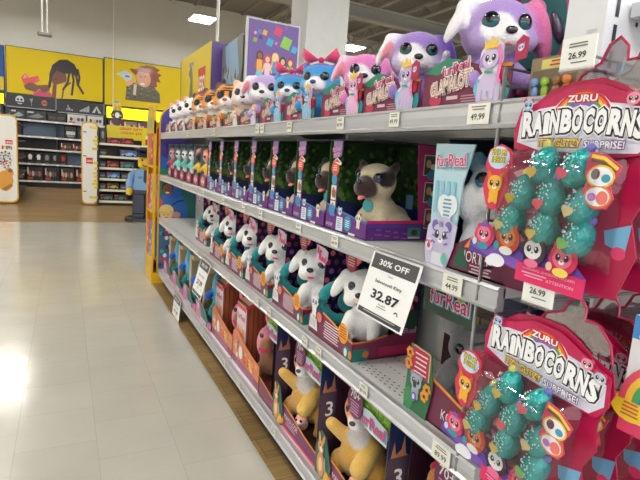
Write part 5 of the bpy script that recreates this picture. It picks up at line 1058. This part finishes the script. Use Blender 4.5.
    parts = [('e', (0, 0, .105), (.082, .075, .09), None, YK), ('e', (0, .03, .07), (.095, .08, .07), None, YK), ('c', (0, -.01, .16), (0, -.02, .22), .055, .045, YK), ('e', (0, -.03, .292), (.062, .064, .062), None, OK_), ('e', (0, -.075, .262), (.030, .034, .028), None, WH),
             ('c', (-.05, -.03, .17), (-.085, -.085, .235), .026, .022, YK2), ('c', (.05, -.035, .165), (.035, -.10, .12), .03, .034, YK2), ('c', (-.075, -.01, .07), (-.09, -.05, .03), .038, .024, YK), ('c', (.075, -.01, .07), (.085, -.05, .03), .038, .024, YK), ('e', (-.09, -.055, .018), (.022, .04, .018), None, YK), ('e', (.085, -.055, .018), (.022, .04, .018), None, YK),
             ('e', (-.03, -.0, .35), (.014, .018, .045), (0, -.25, 0), OK_), ('e', (.03, -.0, .35), (.014, .018, .045), (0, .25, 0), OK_)]
    me = blob('plush', parts, [((0, -.05, .20), (.04, .035, .045), (206, 200, 196), None), ((0, -.08, .25), (.036, .03, .03), WH, None)], voxel=.0065)
    p = obj('plush', me, t, (.105, .075, .004), (0, 0, math.radians(-56))); e = eye_mesh(.014, (120, 130, 80), .45)
    for q in (-1, 1): obj('eye', e, p, (q * .03, -.078, .298), (0, 0, q * .35))
    mb = MB(); mb.ball((0, -.11, .272), (.011, .007, .008), (60, 34, 34), 'gloss'); mb.build('nose', p)
    mb = MB(); 
    for q in (-1, 1): mb.ball((q * .03, -.055, .335), (.028, .012, .018), (186, 24, 66), 'plush', rot=(0, q * .4, 0))
    mb.build('red_bow', p, (0, .02, .0))
    me2 = blob('joey', [('e', (0, 0, 0), (.024, .022, .026), None, (230, 150, 130)), ('e', (0, -.012, .022), (.026, .024, .022), None, (236, 170, 140)), ('e', (-.014, 0, .05), (.007, .008, .018), None, (226, 140, 110)), ('e', (.014, 0, .05), (.007, .008, .018), None, (226, 140, 110)), ('e', (0, -.034, .016), (.012, .01, .009), None, WH)], voxel=.005, smooth=3)
    j = obj('joey', me2, p, (.03, -.10, .055)); e2 = eye_mesh(.006, (30, 30, 40))
    for q in (-1, 1): obj('eye', e2, j, (q * .011, -.034, .028))
    return t
roo = make_roo(); roo.location = (.80, 1.245, SZ[0]); roo['label'] = 'boxed yellow toy kangaroo nearest the bottom edge, its carton marked 70+ and 3'; roo['group'] = 'boxed yellow kangaroos'
o = copy_tree(roo); o.location = (.80, 1.665, SZ[0]); o['label'] = 'boxed yellow toy kangaroo farther along the lowest shelf, past the bottom-edge one'
o = copy_tree(roo); o.location = (.80, .815, SZ[0]); o['label'] = 'boxed toy kangaroo mostly hidden below the koala box, only its green lid and bow showing'
t = make_roo(.09, False); t.location = (.80, 1.965, SZ[0]); tag(t, 'narrow boxed toy with a green lid between the kangaroos and the orange barn boxes', 'boxed toy')

# orange barn boxes
def make_barn():
    t = thing('boxed_toy_pony', '', 'boxed toy', (0, 0, 0)); hw = .205; H = .36; D = .26
    mb = MB(); y0, y1 = .06, hw; RB = (150, 76, 46)
    mb.box(.02, D, y0, y1, .0, H - .02, RB); fs = FY(0, y0, 0)
    for k in range(9): mb.rect(fs, .03 + k * .026, 0, .035 + k * .026, H - .02, (104, 48, 32), .0008)
    mb.add([(.015, y0 - .005, H - .03), (.015, y1, H - .03), (.13, y1, H + .03), (.13, y0 - .005, H + .03), (D, y0 - .005, H - .03), (D, y1, H - .03)], [(0, 1, 2, 3), (3, 2, 5, 4)], (224, 176, 140)); mb.add([(.015, y0 - .004, H - .03), (D, y0 - .004, H - .03), (.13, y0 - .004, H + .03)], [(0, 1, 2)], RB)
    mb.line(fs, [(.015, H - .03), (.13, H + .03)], .014, (214, 60, 90), .005); mb.build('barn_house', t)
    mb = MB(); fx = FX(.018, 0, 0); a = -(y0 + y1) / 2; w = (y1 - y0); mb.prism(fx, [(a - w / 2, 0), (a + w / 2, 0), (a + w / 2, H - .03), (a - w / 2, H - .03)], -.003, 0, (226, 214, 224)); mb.rect(fx, a - w / 2, H - .055, a + w / 2, H - .03, (222, 60, 96), .001)
    mb.text(fx, 'furReal', a, H - .11, .03, (200, 70, 120), .001, .03, w * .8); mb.rect(fx, a - w * .42, .16, a + w * .42, H - .15, (236, 160, 110), .001); mb.ell(fx, a, .20, .03, .03, (240, 200, 180), .002); mb.build('label_panel', t)
    mb = MB(); mb.prism(FR, [(-hw, 0), (hw, 0), (hw, .13), (.10, .14), (-.05, .165), (-.15, .20), (-hw, .17)], -.003, 0, (228, 132, 90)); mb.rect(FR, -hw, 0, hw, .05, (140, 60, 100), .001); mb.rect(FR, -hw, 0, hw, .012, (236, 226, 232), .0014); lines(mb, FR, 0, .042, .3, 3, .01, (196, 130, 170), .0016)
    random.seed(12)
    for i in range(16): mb.rect(FR, *(lambda a, b: (a, b, a + .03, b + .022))(random.uniform(-.19, .16), random.uniform(.055, .11)), random.choice([(244, 220, 210), (240, 170, 120), (250, 240, 236), (214, 90, 70)]), .001 + i * 1e-4)
    mb.ell(FR, -.06, .10, .03, .035, (244, 240, 236), .0032)
    P = []
    for k in range(16): P.append((.09 + (.035 if k % 2 == 0 else .016) * math.cos(k * PI / 8), .09 + (.035 if k % 2 == 0 else .016) * math.sin(k * PI / 8)))
    mb.poly(FR, P, (250, 200, 60), .0034); critter(mb, FR, -.13, .13, .02, (240, 220, 226), (226, 120, 150), lift=.0036); critter(mb, FR, -.02, .11, .016, (226, 150, 110), (180, 90, 60), lift=.0036); mb.line(FR, [(hw, .13), (.10, .14), (-.05, .165), (-.15, .20)], .006, (240, 150, 110), .004)
    mb.build('front_tray', t)
    mb = MB(); mb.box(0, D, -hw, y0, 0, .004, (110, 60, 50)); mb.box(D - .004, D, -hw, y0, 0, H * .9, (120, 66, 50)); mb.build('base', t)
    PK = (232, 128, 150); BW = (152, 104, 68)
    me = blob('plush', [('e', (0, 0, .09), (.07, .06, .07), None, BW), ('c', (0, -.01, .13), (0, -.02, .18), .045, .04, BW), ('e', (0, -.02, .23), (.06, .06, .06), None, PK), ('e', (0, -.075, .20), (.036, .034, .034), None, BW), ('e', (-.045, .01, .30), (.016, .014, .035), (0, -.2, 0), PK), ('e', (.045, .01, .30), (.016, .014, .035), (0, .2, 0), PK), ('e', (-.05, .0, .18), (.04, .05, .08), None, (230, 140, 160)), ('c', (-.05, -.04, .06), (-.06, -.08, .02), .026, .022, BW), ('c', (.05, -.04, .06), (.06, -.08, .02), .026, .022, BW)], voxel=.007)
    p = obj('plush', me, t, (.12, -.08, .004), (0, 0, math.radians(-50))); e = eye_mesh(.014, (60, 60, 70))
    for q in (-1, 1): obj('eye', e, p, (q * .032, -.072, .24), (0, 0, q * .3))
    mb = MB(); mb.tube([(-.03, -.085, .182), (0, -.112, .176), (.03, -.085, .182)], .007, (222, 30, 100), 'plush'); mb.build('mouth', p)
    return t
barn = make_barn(); barn.location = (.80, 2.275, SZ[0]); barn['label'] = 'orange barn-shaped toy box with a pink pony, nearer of the two'; barn['group'] = 'orange barn-shaped toy boxes'
o = copy_tree(barn); o.location = (.80, 2.70, SZ[0]); o['label'] = 'orange barn-shaped toy box with a pink pony, farther of the two'

# blue dragons in teal trays
def make_dragon():
    t = thing('boxed_toy_dragon', '', 'boxed toy', (0, 0, 0)); hw = .20; H = .33; D = .26; TN = (176, 150, 110)
    mb = MB(); mb.box(D - .004, D, -hw, hw, 0, H, (90, 70, 50)); mb.box(.05, D, hw - .05, hw, 0, H, TN); mb.box(.0, D, -hw, hw, 0, .004, (90, 60, 50)); mb.box(.05, D, hw - .11, hw, H - .03, H, (206, 184, 140)); mb.box(.045, .05, hw - .05, hw, 0, H, (214, 176, 160))
    fs = FY(0, hw - .05, 0); mb.ell(fs, .13, .2, .04, .03, (130, 50, 40), .001); mb.ell(fs, .12, .1, .05, .05, (110, 120, 60), .001); mb.ell(fs, .18, .15, .04, .04, (150, 110, 60), .0014); mb.build('carton', t)
    mb = MB(); mb.prism(FR, [(-hw, 0), (hw, 0), (hw, .05), (.12, .05), (.04, .09), (-.08, .12), (-.15, .10), (-hw, .10)], -.003, 0, (206, 120, 166)); mb.poly(FR, [(-.04, .02), (.12, .0), (.16, .05), (.12, .06), (.04, .09), (-.08, .115)], (16, 116, 108), .001); mb.ell(FR, .155, .022, .026, .018, (230, 60, 130), .0014); mb.rect(FR, -.05, .005, .09, .025, (232, 190, 214), .0016); critter(mb, FR, -.12, .10, .024, (214, 220, 240), (226, 170, 90), lift=.0016); mb.build('front_tray', t)
    mb = MB(); mb.box(.02, D, -hw, -hw + .004, 0, .12, (14, 110, 100)); mb.box(.03, .2, -.16, .1, .004, .06, (18, 120, 112), 'plastic'); mb.build('teal_base', t)
    B1 = (90, 176, 206); B2 = (44, 100, 206); G_ = (30, 140, 140)
    me = blob('plush', [('c', (0, 0, .29), (.01, -.03, .22), .026, .030, B1), ('c', (.01, -.03, .22), (.03, -.05, .14), .030, .028, B1), ('c', (.03, -.05, .14), (.03, -.09, .07), .028, .018, G_), ('c', (-.005, -.02, .22), (-.03, -.04, .19), .018, .022, B2), ('e', (-.045, -.05, .175), (.026, .026, .030), None, B2), ('e', (.0, .04, .2), (.05, .05, .12), None, B1), ('c', (0, .04, .1), (-.03, -.04, .05), .04, .024, G_)], voxel=.007)
    obj('plush', me, t, (.09, -.01, .01), (0, 0, math.radians(-30)))
    return t
dr = make_dragon(); DYS = [3.14, 3.56, 3.98, 4.40]
for i, y in enumerate(DYS):
    o = dr if i == 0 else copy_tree(dr); o.location = (.80, y, SZ[0]); o['group'] = 'boxed blue dragons at the far end'
    o['label'] = f'boxed blue dragon toy with a teal tray, {ORD[i]} past the orange barn boxes'

# ------------------------------------------------------------------ near end: wire fence and hanging packs
SG = (138, 136, 136)
t = thing('wire_fence', 'grey wire fence panel dividing the shelves from the hanging packs', 'wire divider', (0, .755, 0))
mb = MB()
for x in (.772, .935, 1.098): mb.tube([(x, 0, .50), (x, 0, 1.46)], .0034 if x > .8 else .0045, SG, 'wire', n=6)
mb.build('upright_wire', t)
mb = MB()
for k in range(29):
    z = 1.46 - k * .0335; mb.tube([(.768, 0, z), (1.104, 0, z)], .0032, SG, 'wire', n=5)
mb.build('cross_wire', t)
t = thing('grid_wall', 'dark grid backing behind the hanging packs at the right edge', 'shelving', (1.135, 0, 0))
mb = MB(); mb.box(.02, .05, .0, .70, .3, 1.395, (84, 82, 84), 'paint'); fr = FX(.02, .35, 0)
for i in range(8):
    for j in range(14): mb.ell(fr, -.3 + i * .085, .4 + j * .075, .006, .006, (24, 22, 24), .001, n=6)
mb.build('back_panel', t)

MG = (200, 18, 84)
def make_pack():
    t = thing('hanging_blister_pack', '', 'blister pack', (0, 0, 0))
    ol = [(-.15, .005), (-.155, .05), (-.125, .075), (-.135, .13), (-.145, .17), (-.135, .205), (-.10, .215), (-.11, .24), (-.105, .285), (-.075, .295), (-.05, .315), (-.01, .325), (.04, .328), (.075, .315), (.10, .30), (.135, .29), (.145, .26), (.135, .225), (.13, .20), (.138, .16), (.122, .12), (.138, .07), (.128, .035), (.118, .0), (.0, -.008), (-.035, .0)]
    F0 = Fr((0, 0, 0), (0, -1, 0), (0, 0, 1), (-1, 0, 0))
    mb = MB(); mb.prism(F0, ol, -.006, -.003, (184, 14, 72), 'print'); mb.poly(F0, [(-.115, .04), (-.10, .20), (.072, .215), (.070, .15), (.066, .04)], (164, 62, 92), -.0026)
    random.seed(3)
    for i in range(26): mb.poly(F0, (lambda a, b: [(a, b), (a + .02, b + .008), (a + .035, b - .004), (a + .01, b - .008)])(random.uniform(-.11, -.04), random.uniform(.05, .205)), random.choice([(226, 90, 140), (236, 130, 170), (200, 60, 110), (240, 170, 190)]), -.0024 + i * 2e-5)
    mb.poly(F0, [(.085, .10), (.125, .115), (.122, .07), (.09, .08)], (120, 180, 220), -.002); mb.ell(F0, .112, .07, .012, .01, (226, 60, 110), -.0018)
    mb.build('backing_card', t)
    # hanger tab of clear grey plastic with a magenta edge
    mb = MB(); tabp = [(-.01, .31), (.0, .335), (.03, .35), (.04, .375), (.055, .385), (.07, .37), (.072, .35), (.095, .352), (.12, .33), (.13, .30)]
    mb.prism(F0, tabp, -.010, -.007, (200, 200, 205), 'clear_grey'); mb.tube([F0.p(a, b, -.006) for a, b in tabp], .0022, (186, 20, 80), 'plastic', n=5, cap=False); mb.build('hanger_tab', t)
    # clear blister shell
    nx, ny = 14, 12; vs = []; fs = []
    for i in range(nx + 1):
        for j in range(ny + 1):
            u, v = i / nx, j / ny; a = -.110 + u * .215; b = .036 + v * .182
            e_ = min(1, min(u, 1 - u) * 7) ** .5 * min(1, min(v, 1 - v) * 7) ** .5; d = .052 * e_ + .0035 * math.sin(u * 19 + 2 * math.sin(v * 9)) * math.cos(v * 15) * e_
            vs.append(F0.p(a, b, d))
    fs = [(i * (ny + 1) + j, (i + 1) * (ny + 1) + j, (i + 1) * (ny + 1) + j + 1, i * (ny + 1) + j + 1) for i in range(nx) for j in range(ny)]
    mb = MB(); mb.add(vs, fs, (255, 255, 255), 'clear', True); mb.build('blister_shell', t)
    TL = (22, 166, 162)
    def hrt(fr, a, b, s_, c, l): 
        mb.poly(fr, [(a + s_ * .062 * 16 * math.sin(q) ** 3, b + s_ * .062 * (13 * math.cos(q) - 5 * math.cos(2 * q) - 2 * math.cos(3 * q) - math.cos(4 * q))) for q in [k * PI / 10 for k in range(20)]], c, l, 'gloss')
    EG = [(-.018, .189, 0, (230, 190, 90)), (.041, .189, .5, (236, 84, 110)), (-.054, .142, .1, (220, 180, 60)), (.003, .140, -.1, (240, 90, 110)), (.061, .134, .4, (226, 206, 150)), (-.070, .092, .3, (214, 200, 120)), (-.001, .090, 0, (220, 190, 80)), (.062, .082, .6, (120, 190, 90))]
    for i, (a, b, r_, hc) in enumerate(EG):
        mb = MB(); k, n = 10, 16; vs = []; L = []
        for ii in range(k + 1):
            th = PI * ii / k; z = math.cos(th); rr = math.sin(th) * (1 - .13 * z); vs += [(rr * .0255 * math.cos(2 * PI * j / n), rr * .0232 * math.sin(2 * PI * j / n), z * .033) for j in range(n)]
        fs = [(ii * n + j, ii * n + (j + 1) % n, (ii + 1) * n + (j + 1) % n, (ii + 1) * n + j) for ii in range(k) for j in range(n)]
        mb.add(vs, fs, TL, 'glitter', True); fe = Fr((0, 0, 0), (0, -1, 0), (0, 0, 1), (-1, 0, 0))
        random.seed(i)
        for q in range(34):
            aa, bb = random.uniform(-.02, .012), random.uniform(-.012, .022); d = .0265 * math.sqrt(max(.05, 1 - (aa / .026) ** 2 - (bb / .036) ** 2)); mb.ell(fe, aa, bb, .0017, .0017, random.choice([(220, 240, 240), (120, 210, 215), (200, 215, 235), (170, 235, 225)]), d * .93 + .0016, n=5, mat='gloss')
        mb.build('egg', t, (-.020, -a, b), (r_ * .6, 0, 0)); 
        e_ = C.objects[-1]
        mb = MB(); fh = Fr((0, 0, 0), (0, -1, 0), (0, 0, 1), (-1, 0, 0)); hrt(fh, 0, 0, .011, hc, 0); mb.prism(fh, [(.0075 * math.cos(q_ * PI / 4), .0075 * math.sin(q_ * PI / 4)) for q_ in range(8)], -.004, -.0006, hc, 'plastic'); h_ = mb.build('heart', e_, (-.0265, .006, -.011))
        mb = MB(); hc2 = ((206, 190, 90), (110, 110, 190))[i % 2]; mb.ball((0, .004 * (1 - 2 * (i % 2)), .033), (.006, .007, .010), hc2, 'plastic', rot=(.4, 0, 0)); mb.build('horn', e_)
    # header
    mb = MB(); FH = Fr((-.004, 0, 0), (0, -1, 0), (0, 0, 1), (-1, 0, 0)); a0, b0 = .018, .225
    mb.prism(FH, [(a - .0, b) for a, b in [(-.105, .216), (-.110, .25), (-.10, .285), (-.05, .300), (-.01, .318), (.045, .318), (.09, .300), (.138, .284), (.144, .24), (.13, .215), (.09, .209), (.0, .211)]], -.003, .0, (196, 20, 84)); mb.poly(FH, [(-.100, .228), (-.098, .272), (-.06, .284), (.02, .294), (.09, .286), (.134, .272), (.138, .238), (.118, .216), (.04, .213), (-.05, .215)], (226, 226, 240), .0006)
    mb.ell(FH, .018, .256, .058, .054, (240, 238, 244), .0008, t0=0, t1=PI)
    mb.poly(FH, [(-.10, .286), (-.05, .298), (-.02, .312), (.0, .314), (.0, .30), (-.04, .27)], (206, 26, 92), .0005)
    cx, cy = .018, .256
    for k, c in enumerate([(214, 40, 60), (240, 120, 50), (246, 206, 60), (80, 170, 90), (60, 130, 200), (130, 110, 200)]): mb.arc(FH, cx, cy, (.055 - (k + 1) * .004), (.055 - k * .004), .0, PI, c, .001 + k * 1e-4)
    mb.poly(FH, [(cx - .028, .290), (cx + .028, .290), (cx + .024, .304), (cx - .024, .304)], (206, 40, 60), .0018)
    mb.text(FH, 'ZURU', cx, .2925, .010, (250, 250, 250), .0024, .03, .05)
    # title: each letter set on a gentle arch
    T_ = 'RAiNBOCORNS'; wd = [.0235, .021, .0115, .0195, .021, .020, .0185, .021, .022, .0195, .0185]; tot = sum(wd); x = -tot / 2; L_ = []
    for ch, w in zip(T_, wd): L_.append((ch, x + w / 2, w)); x += w
    for ps, (bd, c, lf) in enumerate([(.17, (246, 246, 250), .0026), (.115, (48, 34, 48), .003), (.055, (252, 252, 253), .0042)]):
        for i, (ch, x, w) in enumerate(L_):
            xn = x / tot * 2; b = .238 + .009 * (1 - xn * xn); mb.text(FH, ch, a0 + x, b, .033 if i else .038, c, lf + (i % 2) * 2e-4, bd, w * (.78 if ch != 'i' else .5), -xn * .08)
    mb.text(FH, 'ITZY GLITZY', -.010, .2225, .0115, (60, 30, 30), .0056, .10, .078); mb.text(FH, 'ITZY GLITZY', -.01, .2225, .0115, (244, 196, 50), .006, .03, .078)
    mb.text(FH, 'SURPRISE!', .068, .222, .0105, (120, 80, 140), .0056, .10, .064); mb.text(FH, 'SURPRISE!', .068, .222, .0105, (246, 246, 250), .006, .02, .064)
    for k, (a, b) in enumerate(((.102, .292), (.126, .280), (-.08, .290))): critter(mb, FH, a, b, .012, ((236, 150, 170), (200, 200, 220), (170, 200, 230))[k], (206, 60, 110), body=False, lift=.007)
    mb.build('title_header', t)
    # row of little animals along the bottom
    mb = MB(); FB = Fr((-.030, 0, 0), (0, -1, 0), (0, 0, 1), (-1, 0, 0))
    mb.prism(FB, [(-.157, .020), (-.04, .010), (.09, .0), (.09, .025), (.06, .05), (0, .056), (-.06, .06), (-.12, .06), (-.155, .04)], -.003, 0, (96, 60, 160)); mb.poly(FB, [(-.155, .032), (-.11, .020), (-.03, .010), (-.03, .026), (-.10, .040)], (128, 84, 190), .0006)
    mb.ell(FB, -.085, .016, .02, .012, (240, 240, 250), .0008); mb.ell(FB, -.098, .012, .012, .009, (240, 240, 250), .0009)
    mb.rect(FB, -.038, -.006, .092, .026, (226, 34, 104), .001); mb.text(FB, 'WARNING: CHOKING HAZARD', .026, .016, .004, (250, 200, 220), .0016, 0, .1); mb.text(FB, 'ATTENTION', .05, .004, .005, (250, 200, 220), .0016, 0, .05); lines(mb, FB, .0, .010, .05, 2, .005, (246, 170, 200), .0016)
    mb.build('base_band', t)
    for k, (a, b, s_, c, c2, er) in enumerate([(-.118, .058, .023, (240, 120, 150), (226, 50, 100), 'round'), (-.062, .062, .025, (240, 130, 40), (214, 70, 40), 'point'), (-.005, .052, .024, (238, 238, 242), (60, 40, 60), 'round'), (.052, .050, .024, (240, 110, 140), (214, 40, 90), 'point')]):
        mb = MB(); FC = Fr((-.034 - k * .001, 0, 0), (0, -1, 0), (0, 0, 1), (-1, 0, 0)); mb.prism(FC, [(a + s_ * 1.05 * math.cos(q * PI / 8), b + s_ * 1.0 * math.sin(q * PI / 8) - s_ * .1) for q in range(16)], -.003, 0, c2); critter(mb, FC, a, b, s_ * .86, c, c2, eye=(24, 16, 30), body=False, ears=er, lift=.0006)
        mb.ell(FC, a, b - s_ * .95, s_ * .6, s_ * .3, ((40, 150, 170), (230, 230, 226), (236, 110, 160), (240, 214, 90))[k], .0008); mb.poly(FC, [(a - s_ * .5, b + s_ * .6), (a - s_ * .1, b + s_ * 1.1), (a, b + s_ * .75), (a + s_ * .2, b + s_ * 1.1), (a + s_ * .5, b + s_ * .6)], ((120, 90, 190), (180, 150, 140), (226, 60, 130), (246, 200, 60))[k], .002)
        mb.ell(FC, a - s_ * .85, b - s_ * .7, s_ * .25, s_ * .3, ((200, 226, 244), (40, 160, 170), (90, 60, 160), (240, 200, 170))[k], .0022); mb.build('printed_animal', t)
    # left sticker and right sticker
    mb = MB(); FS = Fr((-.038, -.008, 0), (0, -1, 0), (0, 0, 1), (-1, 0, 0)); a, b = -.112, .16
    mb.prism(FS, [(-.142, .185), (-.135, .212), (-.11, .222), (-.086, .212), (-.082, .19), (-.090, .17), (-.084, .145), (-.095, .112), (-.115, .104), (-.13, .115), (-.142, .145), (-.135, .17)], -.002, 0, (220, 50, 90)); mb.ell(FS, -.112, .198, .025, .02, (200, 222, 244), .0006)
    mb.text(FS, 'FIND ME', -.112, .203, .009, (40, 40, 30), .0012, .08, .034); mb.text(FS, 'FIND ME', -.112, .203, .009, (246, 220, 60), .0016, .02, .034); mb.text(FS, 'INSIDE', -.112, .190, .009, (40, 40, 30), .0012, .08, .030); mb.text(FS, 'INSIDE', -.112, .190, .009, (246, 220, 60), .0016, .02, .030)
    critter(mb, FS, -.112, .152, .020, (244, 180, 50), (226, 120, 40), eye=(50, 40, 50), ears='point', lift=.002); mb.build('giraffe_sticker', t)
    mb = MB(); mb.prism(FS, [(.062, .215), (.085, .212), (.112, .196), (.108, .18), (.10, .168), (.108, .15), (.10, .135), (.08, .132), (.062, .142), (.058, .158), (.064, .17), (.058, .185)], -.002, 0, (226, 70, 110))
    mb.line(FS, [(.065, .209), (.086, .206), (.108, .192)], .005, (240, 214, 60), .0006); mb.line(FS, [(.065, .203), (.086, .199), (.105, .187)], .004, (60, 90, 60), .0007)
    for b, c in ((.180, (246, 200, 60)), (.151, (240, 130, 50))): mb.ell(FS, .084, b, .022, .017, c, .0008); mb.ell(FS, .084, b, .019, .014, (246, 246, 248), .0012)
    mb.ell(FS, .076, .183, .007, .008, (110, 50, 60), .0018); mb.ell(FS, .093, .178, .007, .006, (70, 160, 190), .0018); mb.ell(FS, .076, .150, .007, .006, (200, 120, 200), .0018); mb.ell(FS, .092, .150, .009, .010, (236, 120, 110), .0018); mb.build('contents_sticker', t)
    return t
pk = make_pack()
PKS = [(.725, .562, 1.083, .02, 'blister pack of teal eggs hanging highest, in front of the other packs'), (.81, .560, 1.085, 0, 'second blister pack on the upper hook, behind the highest front pack'), (.895, .562, 1.083, 0, 'third blister pack on the upper hook, mostly hidden in red shadow'),
       (.725, .581, .692, .07, 'tilted blister pack of teal eggs hanging lowest, in front of the other packs'), (.81, .578, .690, .06, 'second blister pack on the lower hook, behind the tilted front pack'), (.895, .574, .686, .05, 'third blister pack on the lower hook, mostly hidden in shadow')]
for i, (x, y, z, r_, l) in enumerate(PKS):
    o = pk if i == 0 else copy_tree(pk); o.location = (x, y, z); o.rotation_euler = (r_, 0, 0); o['label'] = l; o['group'] = 'blister packs of teal eggs on the hooks'
# further packs on the next hooks along: only their magenta edges show
def hook(y, z, label, tag_txt='26.99', tw=.058, th=.048):
    t = thing('peg_hook', label, 'peg hook', (0, y, z))
    mb = MB(); mb.tube([(1.2, 0, 0), (.70, 0, 0)], .003, SG, 'wire', n=6); mb.tube([(1.2, 0, .02), (.705, 0, .02), (.700, 0, .015)], .0022, SG, 'wire', n=6); mb.build('wire_arm', t)
    mb = MB(); mb.box(.696, .699, -tw / 2, tw / 2, -.005, th - .005, (244, 243, 238), 'plastic'); fr = FX(.696, 0, th / 2 - .005); mb.text(fr, tag_txt, 0, -th * .16, th * .2, (40, 40, 42), .0008, .02); lines(mb, fr, 0, th * .28, tw * .7, 2, th * .09, (110, 110, 112), .0008); lines(mb, fr, .004, -th * .3, tw * .6, 1, th * .08, (110, 110, 112), .0008); mb.box(.694, .700, -tw / 2, tw / 2, -.008, -.003, (220, 220, 224), 'clear'); mb.build('price_tag_holder', t)
hook(.541, 1.425, 'peg hook with a white 26.99 tag above the highest blister pack')
hook(.551, 1.050, 'peg hook with a white 26.99 tag between the two front blister packs', tw=.060, th=.05)
# rainbow box at the right edge
t = thing('hanging_box', 'white and pink rainbow box cut by the right frame edge', 'toy box', (.75, .335, .885))
mb = MB(); mb.box(0, .12, -.085, .085, 0, .18, (236, 234, 236)); fr = FX(0, 0, 0)
mb.rect(fr, -.085, 0, .085, .02, (226, 50, 100), .001); mb.rect(fr, -.085, .145, .085, .18, (70, 140, 210), .001); mb.ell(fr, -.07, .04, .03, .022, (244, 206, 40), .0014, n=18); mb.ell(fr, -.045, .15, .03, .02, (245, 245, 250), .0014)
for k, c in enumerate([(230, 80, 110), (244, 190, 60), (60, 160, 90), (50, 110, 190)]): mb.arc(fr, -.02, .05, .06 - k * .01, .07 - k * .01, 0, PI, c, .002 + k * 1e-4)
lines(mb, fr, -.07, .045, .03, 4, .006, (200, 90, 60), .002); mb.build('carton', t)
mb = MB(); mb.prism(Fr((.06, 0, .18), (0, -1, 0), (0, 0, 1), (-1, 0, 0)), [(-.03, 0), (.03, 0), (.03, .03), (-.03, .03)], -.001, .001, (236, 234, 236)); mb.build('hanger_tab', t)
t2 = thing('peg_hook', 'peg hook carrying the rainbow box at the right edge', 'peg hook', (0, .335, 1.085)); mb = MB(); mb.tube([(1.2, 0, 0), (.74, 0, 0)], .003, SG, 'wire', n=6); mb.build('wire_arm', t2)

# ------------------------------------------------------------------ camera, light, colour
cam = bpy.data.cameras.new('camera'); cam.sensor_width = 36; cam.lens = 501.055 / 640 * 36; cam.clip_start = .02
co = bpy.data.objects.new('camera', cam); C.objects.link(co); scn.camera = co
r = Vector((.8912, -.4481, .0712)); d = Vector((-.0075, -.1714, -.9852)); f = Vector((.4536, .8774, -.1561))
M = Matrix.Identity(4)
for i in range(3): M[i][0] = r[i]; M[i][1] = -d[i]; M[i][2] = -f[i]
M[2][3] = 1.2552; co.matrix_world = M
w = bpy.data.worlds.new('world'); scn.world = w; w.use_nodes = True
N_ = w.node_tree.nodes; L_ = w.node_tree.links; bg = N_['Background']
tc = N_.new('ShaderNodeTexCoord'); sp = N_.new('ShaderNodeSeparateXYZ'); rp = N_.new('ShaderNodeValToRGB')
L_.new(tc.outputs['Generated'], sp.inputs[0]); L_.new(sp.outputs['Z'], rp.inputs[0])
rp.color_ramp.elements[0].position = 0; rp.color_ramp.elements[0].color = (.16, .155, .15, 1)
rp.color_ramp.elements[1].position = .04; rp.color_ramp.elements[1].color = (.94, .96, 1, 1)
L_.new(rp.outputs[0], bg.inputs[0]); bg.inputs[1].default_value = 1.75
vs_ = scn.view_settings; vs_.view_transform = 'Standard'; vs_.look = 'None'; vs_.gamma = 1; vs_.use_curve_mapping = False; vs_.exposure = .24
